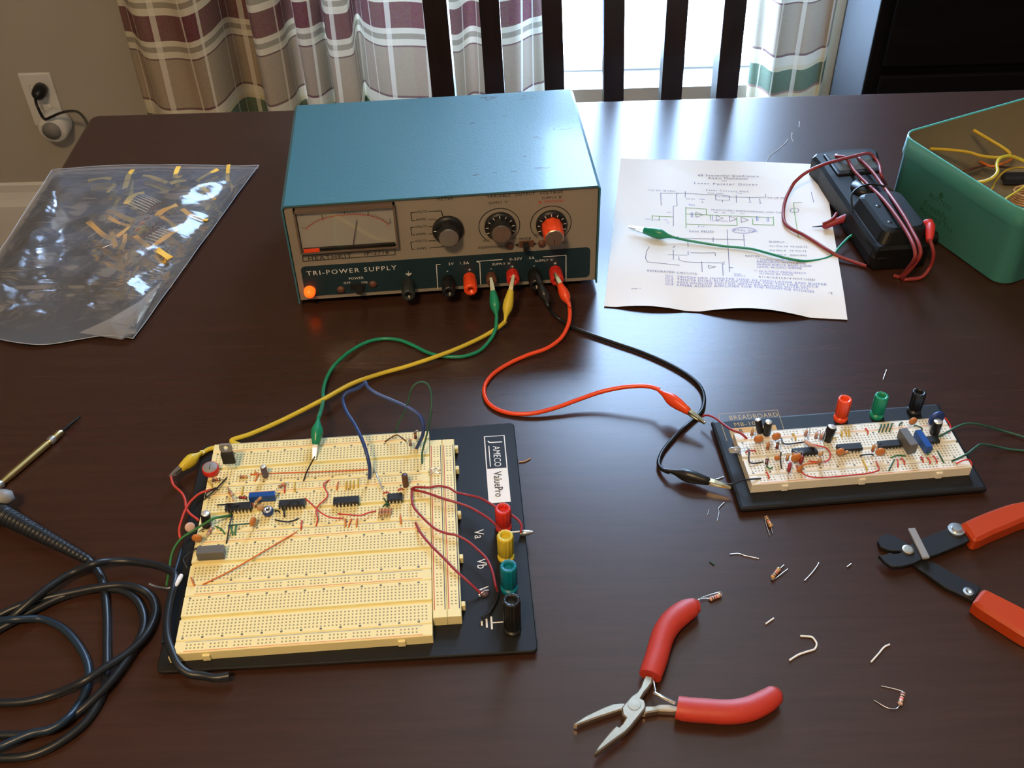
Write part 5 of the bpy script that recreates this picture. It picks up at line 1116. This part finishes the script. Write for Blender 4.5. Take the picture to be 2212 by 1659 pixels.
# raised flap crease at the near end and zip ridges at the left
fl_ = [tp(352, 606, .013), tp(300, 652, .013), tp(235, 690, .012), tp(171, 719, .006), tp(262, 734, .004), tp(292, 722, .004)]
MB().add(fl_+[p+Vector((0, 0, .0003)) for p in fl_], [(5, 4, 3, 2, 1, 0), (6, 7, 8, 9, 10, 11)]+[(i, (i+1) % 6, 6+(i+1) % 6, 6+i) for i in range(6)]).build('corner_flap', 'film', bag, bi)
ed = [bagp(i/30, 0.0, True) for i in range(31)]; ed2 = [bagp(1.0, i/30, True) for i in range(31)]; ed3 = [bagp(i/30, 1, True) for i in range(31)]
MB().tube(ed, .0004, 5).tube(ed2, .0004, 5).tube(ed3, .0004, 5).tube([bagp(0, i/30, True) for i in range(31)], .0004, 5).build('seam', mat('bag seam', (.6, .64, .72), .3, alpha=.5, noise=.02), bag, bi)
def bz_(x, y): return 180+x/5.53, 340+y/5.53
GS = 'strips of taped resistors inside the clear bag'
strips = [
 ('pale strip at the far left end of the upper row in the bag', [(60, 285), (150, 262), (250, 250), (330, 258)], .006, .0035, 0),
 ('whitish upright strip right of the far left one in the bag', [(590, 150), (545, 210), (520, 290), (495, 375)], .008, .0040, 0),
 ('orange strip running level in the upper middle of the bag', [(710, 220), (800, 230), (900, 270), (1000, 305)], .009, .0035, 0),
 ('orange strip joining the level one at its right end', [(1040, 315), (1120, 290), (1230, 280)], .009, .0038, 0),
 ('dull upright strip above the orange level ones', [(1140, 110), (1110, 180), (1095, 250)], .005, .0035, 0),
 ('slanting strip near the upper right of the bag', [(1360, 290), (1440, 230), (1530, 185), (1610, 145)], .006, .0032, 0),
 ('upright strip nearest the top right corner of the bag', [(1735, 90), (1725, 180), (1722, 290)], .005, .0030, 0),
 ('dull strip curving below the slanting one in the bag', [(1370, 330), (1450, 380), (1490, 420), (1570, 510)], .006, .0030, 0),
 ('curved yellow strip on top with bare wires hanging from it like a comb', [(510, 560), (560, 490), (640, 440), (730, 425)], .016, .0042, .034),
 ('yellow strip left of the middle, doubled by a dull one beneath', [(280, 640), (380, 660), (470, 710), (600, 760)], .015, .0042, 0),
 ('dull strip just under the doubled yellow one', [(270, 690), (350, 745), (440, 790), (560, 820)], .010, .0030, 0),
 ('orange-yellow strip pointing to the right from the middle of the bag', [(880, 700), (950, 640), (1040, 600), (1120, 570)], .015, .0046, 0),
 ('yellow strip at the lower left of the heap, like the arm of a cross', [(60, 770), (150, 850), (240, 930), (330, 970)], .014, .0042, 0),
 ('short yellow strip crossing the lower left one', [(340, 900), (360, 990), (390, 1070)], .0145, .0036, 0),
 ('dull strip going up right from the lower left crossing', [(400, 950), (480, 890), (550, 830)], .012, .0030, 0),
 ('dull brown strip hanging below the lower left crossing', [(500, 920), (490, 1010), (450, 1100)], .010, .0030, 0),
 ('yellow strip running down right from the centre of the bag', [(620, 940), (710, 1020), (800, 1090)], .015, .0040, 0),
 ('orange strip running up right from the lower crossing', [(850, 1050), (950, 980), (1040, 920), (1110, 880)], .015, .0038, -.024),
 ('bent tan strip above the lower orange one', [(930, 710), (1030, 770), (1090, 830), (1110, 880)], .012, .0030, 0),
 ('fat yellow strip at the lower right end of the heap', [(870, 1100), (950, 1150), (1040, 1210)], .014, .0050, 0),
 ('dull tan strip at the right, near the bright highlights', [(1180, 620), (1280, 690), (1390, 740), (1490, 750)], .010, .0034, 0),
 ('faint curled strip at the bottom of the heap', [(860, 1170), (900, 1230), (960, 1260), (960, 1200)], .009, .0028, 0),
 ('faint brown strip behind the whitish upright one', [(380, 320), (330, 370), (290, 420)], .005, .0030, 0),
]
for lab_, pts, z, wdt, comb in strips:
    z = min(z, .0045 if max(p[1] for p in pts) < 430 else (.006 if pts[0][0] > 1150 else .0125))
    P3 = spline([tp(*bz_(*p), z) for p in pts], 5); o0_ = Vector((P3[0].x, P3[0].y, z))
    t = thing('resistor_strip', lab_ if len(lab_.split()) < 17 else lab_, 'taped resistors', o0_, 0, GS); m = MB(); vs = []; n = len(P3); ph = random.random()*6
    for i, p in enumerate(P3):
        d = (P3[min(n-1, i+1)]-P3[max(0, i-1)]).normalized(); s = Vector((-d.y, d.x, 0)); tilt = .18*sin(i*.4+ph)
        s = (s*cos(tilt)+Vector((0, 0, sin(tilt)))); c_ = p-o0_
        for k, o in ((-1, 0), (1, 0), (1, .0006), (-1, .0006)): vs.append(c_+s*k*wdt*.5*1.35+Vector((0, 0, o)))
    m.add(vs, [(3, 2, 1, 0), (4*n-4, 4*n-3, 4*n-2, 4*n-1)]+[(i*4+k, i*4+(k+1) % 4, i*4+4+(k+1) % 4, i*4+4+k) for i in range(n-1) for k in range(4)])
    m.build('tape', 'tape', t)
    if comb or z > .012:
        k0 = 1 if comb else 2
        for i in range(k0, n-1, 2 if comb else 5):
            p = P3[i]-o0_; d = (P3[-1]-P3[0]).normalized() if comb else (P3[i+1]-P3[i-1]).normalized(); s = Vector((d.y, -d.x, 0)); e = p+s*(comb if comb else .012)+Vector((0, 0, -.002))
            MB().tube([p, (p+e)/2, e], .00045, 5).build('lead', 'white' if comb else 'wire_metal', t)
            if comb: resistor_mb((p+e)/2-(e-p).normalized()*.003 + (e-p)*.45, (e-p), .0055, .0009).build('resistor_body', RM('brown'), t)
for lab_, (x, y), a in (('red-banded resistor lying at the centre of the bag heap', (700, 790), .8), ('second banded resistor touching the central one in the bag', (760, 730), .5), ('third banded resistor below the central pair in the bag', (650, 860), 1.1)):
    t = thing('resistor', lab_, 'resistor', tp(*bz_(x, y), .014), a, GS.replace('strips of taped', 'single')); resistor_mb((-.003, 0, 0), (1, 0, 0)).build('body', RM('ceramic'), t); MB().tube([(-.012, 0, 0), (-.003, 0, 0)], .0003, 5).tube([(.003, 0, 0), (.012, 0, 0)], .0003, 5).build('lead', 'wire_metal', t)

# ------------------------------------------------------------------ screwdriver
def cz_(x, y, z=0): return tp(x/2.1286, 880+y/2.1286, z)
a_, b_ = cz_(10, 345, .0035), cz_(285, 110, .0035); t = thing('precision_screwdriver', 'slim brass-coloured precision screwdriver lying above the soldering iron cord', 'screwdriver', a_); ti = inv(t)
ax = b_-a_; L = ax.length
MB().lathe([(.0024, 0), (.0027, L*.08), (.0030, L*.12), (.0030, L*.72), (.0026, L*.76), (.0024, L*.80), (.0030, L*.84), (.0030, L*.97), (.0018, L)], a_, ax, n=24, flute=8, fd=.07).build('handle', 'brass', t, ti)
MB().lathe([(.0032, L*.78), (.0034, L*.80), (.0034, L*.84), (.0031, L*.86)], a_, ax, n=24).build('collar', 'chrome', t, ti)
MB().tube([b_, cz_(330, 72, .003), cz_(368, 42, .002)], [.0012, .0012, .0007], 8).build('blade', 'black', t, ti)
MB().lathe([(.0001, -.007), (.0034, -.006), (.0036, -.001), (.002, 0)], a_, ax, n=20).build('swivel_cap', 'chrome', t, ti)
# ------------------------------------------------------------------ soldering iron with its cord
t = thing('soldering_iron', 'black soldering iron handle at the left edge, its long cord coiled at lower left', 'soldering iron', cz_(10, 470)); ti = inv(t)
h0, h1 = cz_(25, 500, .010), cz_(410, 705, .006); ax = h1-h0; L = ax.length
pf = [(.0085, -.06), (.0095, -.03), (.0090, -.008), (.0075, 0)]
MB().lathe(pf, h0, ax, n=28).build('handle', 'black', t, ti)
rb = [(.0072, 0)]
for i in range(22):
    f0 = i/22; r = .0070*(1-f0)+.0032*f0; rb += [(r, L*(f0+.008)), (r, L*(f0+.026)), (r*.84, L*(f0+.030)), (r*.84, L*(f0+.042))]
MB().lathe(rb, h0, ax, n=22).build('strain_relief', 'cable', t, ti)
MB().lathe([(.0001, 0), (.006, .001), (.0085, .005), (.006, .010), (.0001, .011)], cz_(8, 445, .012), (.2, .6, .8), n=22).build('end_knob', 'grey', t, ti)
cord = [(405, 700, .006), (440, 742, .004), (465, 790, .003), (480, 850, .0028), (488, 930, .0028), (491, 1010, .0028), (490, 1100, .0028), (490, 1190, .003), (484, 1270, .003), (458, 1350, .003), (400, 1440, .003), (320, 1510, .003), (220, 1570, .003), (120, 1605, .003), (0, 1612, .003), (-120, 1600, .003), (-180, 1560, .003), (-120, 1515, .003),
        (0, 1508, .003), (110, 1505, .003), (220, 1485, .003), (320, 1430, .004), (410, 1360, .006), (500, 1270, .007), (570, 1180, .006), (625, 1095, .005), (660, 1010, .004), (655, 940, .004), (620, 880, .004), (560, 843, .004), (480, 833, .004), (400, 840, .004), (280, 873, .004), (160, 930, .004), (60, 985, .004), (-60, 1060, .003), (-140, 1180, .003), (-130, 1300, .003), (-50, 1352, .003),
        (60, 1358, .003), (160, 1345, .003), (270, 1312, .004), (380, 1262, .0105), (480, 1200, .0105), (580, 1135, .008), (660, 1060, .007), (705, 980, .005), (712, 920, .004), (690, 868, .004), (640, 833, .006), (560, 818, .006), (440, 830, .006), (300, 858, .005), (160, 890, .005), (60, 925, .004), (-40, 975, .003)]
MB().tube(spline([cz_(*p) for p in cord], 7), .0027, 10).build('cord', 'cable', t, ti)
t = thing('thin_cable', 'blue-black cable forming the innermost loop inside the coiled cord', 'cable', cz_(180, 970)); ti = inv(t)
MB().tube(spline([cz_(*p) for p in [(-60, 985, .003), (60, 975, .008), (180, 972, .003), (250, 995, .0028), (310, 1035, .0028), (360, 1095, .0028), (395, 1160, .0028), (408, 1225, .003), (395, 1300, .003), (365, 1360, .003), (310, 1430, .009), (230, 1480, .0095), (140, 1500, .0095), (0, 1560, .009), (-60, 1580, .003)]], 7), .0025, 10).build('cable_jacket', 'blue_cable', t, ti)
# ------------------------------------------------------------------ probe cable and white hook at the left of the board
t = thing('probe_cable', 'black probe cable arching in from the left edge to the left side of large breadboard', 'cable', cz_(480, 710)); ti = inv(t)
MB().tube(spline([cz_(*p) for p in [(-120, 1130, .003), (0, 1015, .003), (80, 945, .009), (180, 860, .012), (280, 790, .010), (350, 752, .010), (430, 720, .014), (510, 708, .010), (600, 708, .008), (680, 718, .010), (740, 732, .012), (785, 752, .014)]]+[tp(378, 1245, .016), tp(374, 1270, .017), tp(367, 1300, .016), tp(361, 1340, .015), tp(362, 1377, .014), tp(372, 1409, .013), tp(386, 1438, .0115), tp(408, 1455, .0095), tp(435, 1459, .0085), tp(465, 1464, .0082), tp(495, 1460, .008)], 7), .0027, 10).build('cable_jacket', 'cable', t, ti)
MB().tube(spline([tp(392, 1185, .012), tp(384, 1215, .013), tp(377, 1240, .014), tp(368, 1290, .012), tp(358, 1345, .010), tp(352, 1390, .007)], 7), .0012, 8).build('side_wire', 'blue_cable', t, ti)
t = thing('hook_clip', 'white wire hook crossing the cables at the left edge of the large breadboard', 'hook', tp(365, 1265, .012)); ti = inv(t)
MB().tube(spline([tp(323, 1262, .010), tp(340, 1268, .012), tp(362, 1271, .018), tp(378, 1268, .018)], 5), .0009, 8).build('hook_wire', 'chrome', t, ti)
MB().lathe([(.0010, 0), (.0016, .002), (.0018, .008), (.0014, .012)], tp(377, 1268, .018), tp(396, 1236, .015)-tp(377, 1268, .018), n=16).build('hook_grip', 'white', t, ti)
# ------------------------------------------------------------------ pliers
def pz(x, y, z=0): return tp(1200+x/3.8138, 1260+y/3.8138, z)
def flat(pts, z0, z1, fn, b=.0006, k=0):
    P_ = [fn(x, y, z1) for x, y in pts]
    if k: P_ = spline(P_+[P_[0]], k)[:-1]
    return MB().prism([(p.x, p.y) for p in P_], z0, z1, b=b)
t = thing('pliers', 'open needle-nose pliers with red padded handles lying in the foreground', 'pliers', pz(640, 1000)); ti = inv(t)
up_ = [(742, 755), (800, 772), (797, 815), (765, 862), (735, 895), (702, 945), (735, 962), (746, 1000), (740, 1032), (705, 1075), (660, 1130), (620, 1180), (575, 1225), (480, 1292), (400, 1352), (328, 1405), (318, 1398), (350, 1340), (420, 1255), (470, 1200), (502, 1170), (525, 1182), (555, 1150), (582, 1105), (552, 1078), (545, 1022), (580, 975), (625, 925), (668, 897), (700, 850), (718, 800)]
flat(up_, .0045, .0095, pz, .0008).build('front_jaw_half', 'steel', t, ti)
dn_ = [(1012, 1058), (940, 1052), (850, 1048), (790, 1058), (740, 1068), (640, 1050), (560, 1040), (535, 1042), (420, 1080), (300, 1120), (178, 1166), (150, 1162), (155, 1148), (250, 1088), (395, 1020), (470, 993), (540, 986), (640, 990), (745, 1008), (810, 1006), (865, 992), (930, 994), (1003, 1012)]
flat(dn_, .0015, .0060, pz, .0008).build('rear_jaw_half', 'steel', t, ti)
MB().lathe([(.0040, .0), (.0038, .0003), (.0001, .0004)], pz(648, 1000, .0095), n=24, sm=False).build('rivet', 'steel', t, ti)
g1 = [(1190, 195), (1150, 195), (1090, 215), (1020, 262), (955, 320), (905, 390), (875, 460), (855, 530), (830, 620), (800, 705), (780, 765)]; g1r = [.0035, .0062, .0075, .0080, .0080, .0078, .0076, .0075, .0075, .0075, .0072]
def grip(pts, rr, zc):
    sp = spline([pz(x, y, zc) for x, y in pts], 5); k = len(rr); R_2 = [rr[min(k-1, int(i/5))]*(1-(i % 5)/5)+rr[min(k-1, int(i/5)+1)]*(i % 5)/5 for i in range(len(sp))]
    m = MB().tube(sp, R_2, 16); m.v = [Vector((v.x, v.y, zc+(v.z-zc)*.82)) for v in m.v]; return m
grip(g1, g1r, .0070).build('handle_grip', 'grip_red', t, ti)
g2 = [(1842, 895), (1812, 915), (1750, 960), (1670, 1005), (1580, 1040), (1470, 1058), (1370, 1060), (1260, 1052), (1150, 1045), (1060, 1035), (1000, 1022)]; g2r = [.0035, .0062, .0072, .0076, .0078, .0078, .0078, .0078, .0078, .0078, .0074]
grip(g2, g2r, .0070).build('handle_grip', 'grip_red', t, ti)
MB().tube([pz(800, 770, .007), pz(815, 840, .010), pz(829, 920, .010)], .0007, 6).tube([pz(815, 905, .010), pz(830, 912, .011), pz(900, 945, .010), pz(985, 985, .008)], .0011, 8).build('return_spring', 'chrome', t, ti)
# ------------------------------------------------------------------ wire strippers
def sz(x, y, z=0): return tp(1780+x/4.609, 1060+y/4.609, z)
t = thing('wire_strippers', 'open black wire strippers with bright orange handles at the right edge', 'wire strippers', sz(900, 620)); ti = inv(t)
flat([(820, 585), (880, 520), (960, 478), (1100, 425), (1240, 372), (1360, 320), (1440, 390), (1500, 470), (1380, 530), (1150, 625), (1060, 655), (990, 672), (900, 720), (830, 740), (760, 755), (700, 757), (655, 745), (600, 705), (560, 662), (545, 643), (600, 640), (655, 615), (700, 628), (760, 620)], .0045, .0070, sz, .0004).build('upper_arm', 'black_matt', t, ti)
flat([(1480, 1092), (1200, 960), (1000, 815), (930, 768), (860, 700), (800, 640), (760, 600), (700, 600), (640, 590), (560, 555), (535, 500), (560, 450), (620, 428), (700, 445), (760, 480), (830, 520), (880, 560), (950, 640), (1000, 685), (1085, 700), (1300, 830), (1562, 960)], .0012, .0042, sz, .0004).build('lower_arm', 'black_matt', t, ti)
def gripf(pts, z0, z1): return flat(pts, z0, z1, sz, .0022, 3)
gripf([(1375, 312), (1500, 250), (1650, 190), (1850, 120), (1991, 92), (2200, 60), (2500, 40), (2500, 190), (2200, 230), (1991, 290), (1850, 350), (1700, 410), (1520, 488), (1440, 400)], .0010, .0120).build('handle_grip', 'grip_orange', t, ti)
gripf([(1488, 1100), (1545, 1020), (1605, 968), (1700, 1005), (1850, 1080), (1991, 1152), (2300, 1320), (2600, 1500), (2600, 1740), (2300, 1590), (1991, 1432), (1850, 1345), (1700, 1250), (1560, 1160)], .0010, .0120).build('handle_grip', 'grip_orange', t, ti)
MB().box(-.0026, .0026, -.0135, .0135, .0072, .0092, b=.0006, rz=.08, c=sz(915, 600)).build('stop_bar', 'grey', t, ti)
MB().lathe([(.0042, 0), (.0040, .0010), (.0030, .0014), (.0001, .0015)], sz(835, 592, .0070), n=22, sm=False).build('pivot_screw', 'steel', t, ti)
MB().lathe([(.0060, 0), (.0058, .0012), (.0036, .0014), (.0034, .0030), (.0001, .0031)], sz(1315, 392, .0070), n=22, sm=False).build('adjusting_screw', 'chrome', t, ti)
MB().lathe([(.0036, 0), (.0034, .0012), (.0018, .0014), (.0001, .0008)], sz(1433, 1012, .0042), n=22, sm=False).build('rivet', 'chrome', t, ti)
# ------------------------------------------------------------------ loose resistors and wire clippings
def hz(x, y, z=0): return tp(1480+x/4.1475, 1060+y/4.1475, z)
GR_ = 'loose resistors lying on the table'
def loose_res(label, a, b_, leads, col='tan'):
    r = .0016; t = thing('resistor', label, 'resistor', (a.x, a.y, 0), 0, GR_); ti = inv(t); d = b_-a
    resistor_mb(Vector((a.x, a.y, r)), Vector((d.x, d.y, 0)), d.length, .0014).build('body', RM(col), t, ti)
    for L_ in leads: MB().tube(spline([Vector((p.x, p.y, z)) for p, z in L_], 4), .00035, 6).build('lead', 'wire_metal', t, ti)
    return t
loose_res('tan resistor with both leads pointing towards the camera, just below the small breadboard', hz(720, 245), hz(770, 335), [[(hz(768, 333), .0014), (hz(775, 360), .001), (hz(783, 392), .0008)], [(hz(718, 243), .0014), (hz(712, 262), .0018), (hz(722, 300), .001), (hz(756, 408), .0008)]])
loose_res('tan resistor with leads folded to the upper right, in the middle of the clippings', hz(775, 795), hz(843, 705), [[(hz(842, 707), .0014), (hz(860, 695), .001), (hz(884, 672), .0008)], [(hz(776, 794), .0014), (hz(775, 808), .0016), (hz(800, 800), .001), (hz(918, 708), .0008)]])
loose_res('pinkish resistor touching the tip of the upper pliers handle', hz(218, 985), hz(320, 945), [[(hz(220, 984), .0014), (hz(190, 972), .001), (hz(112, 984), .001)], [(hz(318, 946), .0014), (hz(334, 935), .002), (hz(300, 935), .003), (hz(160, 965), .0015), (hz(120, 990), .001)]], 'skin_pink')
loose_res('pale resistor with a long curved lead near the bottom right corner', tp(1600+1265/3.6144, 1340+575/3.6144), tp(1600+1238/3.6144, 1340+670/3.6144), [[(tp(1942, 1526), .0014), (tp(1935, 1533), .001), (tp(1915, 1530), .0008), (tp(1888, 1514), .0006)], [(tp(1950, 1498), .0014), (tp(1945, 1494), .001), (tp(1925, 1488), .0008), (tp(1903, 1483), .0006)]], 'skin_pink')
GW = 'short wire clippings scattered on the table'
clips_ = [
 ('pale clipping bent like a hook, left of the bottom right resistor', [(1031, 1302), (1085, 1305), (1135, 1312), (1162, 1340), (1178, 1375), (1160, 1420), (1100, 1440), (1015, 1470), (935, 1520)], .0007, 'white'),
 ('short straight bright clipping right of the red pliers handle', [(722, 1193), (795, 1142)], .0006, 'white'),
 ('slightly curved bright clipping right of the middle resistor', [(1070, 808), (1130, 745), (1180, 680), (1198, 645)], .0005, 'chrome'),
 ('long wavy dull clipping left of the middle resistor', [(402, 570), (445, 565), (490, 565), (530, 580), (600, 595), (660, 608)], .0004, 'wire_metal'),
 ('tiny greenish clipping below the wavy one', [(220, 632), (262, 662)], .0005, 'dark_green'),
 ('tiny bright clipping left of the wire strippers jaws', [(1450, 684), (1488, 655)], .0005, 'wire_metal'),
 ('thin zigzag wire bit below the black clip', [(350, 105), (300, 158), (303, 195), (287, 268)], .0004, 'wire_metal'),
 ('tiny straight wire bit left of the zigzag one', [(216, 168), (200, 218)], .0003, 'wire_metal'),
]
for lab_, pts, r, col in clips_:
    sp = spline([hz(x, y, r+.0002) for x, y in pts], 4); o0_ = sp[0].copy(); o = MB().tube([p-o0_ for p in sp], r, 6).build('wire_clipping', col); o.location = o0_; tag(o, lab_, 'wire clipping', GW)
for lab_, pts, r, col in (
 ('bright bent clipping above and left of the bottom right resistor', [(1882, 1430), (1898, 1412), (1910, 1398), (1922, 1392)], .0006, 'white'),
 ('bright straight clipping behind the small breadboard green post', [(1908, 819), (1915, 799)], .0004, 'chrome'),
 ('copper-coloured clipping beside the plate of the large breadboard', [(1121, 998), (1135, 996), (1146, 990)], .0005, 'tan'),
 ('pale twisted wire bit beside the black clip jaws', [(1546, 1035), (1552, 1034), (1563, 1030)], .0004, 'wire_metal'),
 ('curly white hair lying on the table in front of the right curtain', [(1653, 355), (1664, 335), (1682, 322), (1697, 308), (1702, 300)], .00025, 'white'),
 ('second curly white hair right of the first', [(1711, 287), (1710, 298), (1713, 306)], .00025, 'white'),
 ('third short white hair, nearest the back edge', [(1727, 262), (1726, 274)], .00025, 'white')):
    sp = spline([tp(x, y, r+.0002) for x, y in pts], 4); o0_ = sp[0].copy(); nm = 'hair' if 'hair' in lab_ else 'wire_clipping'
    o = MB().tube([p-o0_ for p in sp], r, 6).build(nm, col); o.location = o0_; tag(o, lab_, 'hair' if nm == 'hair' else 'wire clipping', 'white hairs on the table' if nm == 'hair' else GW)
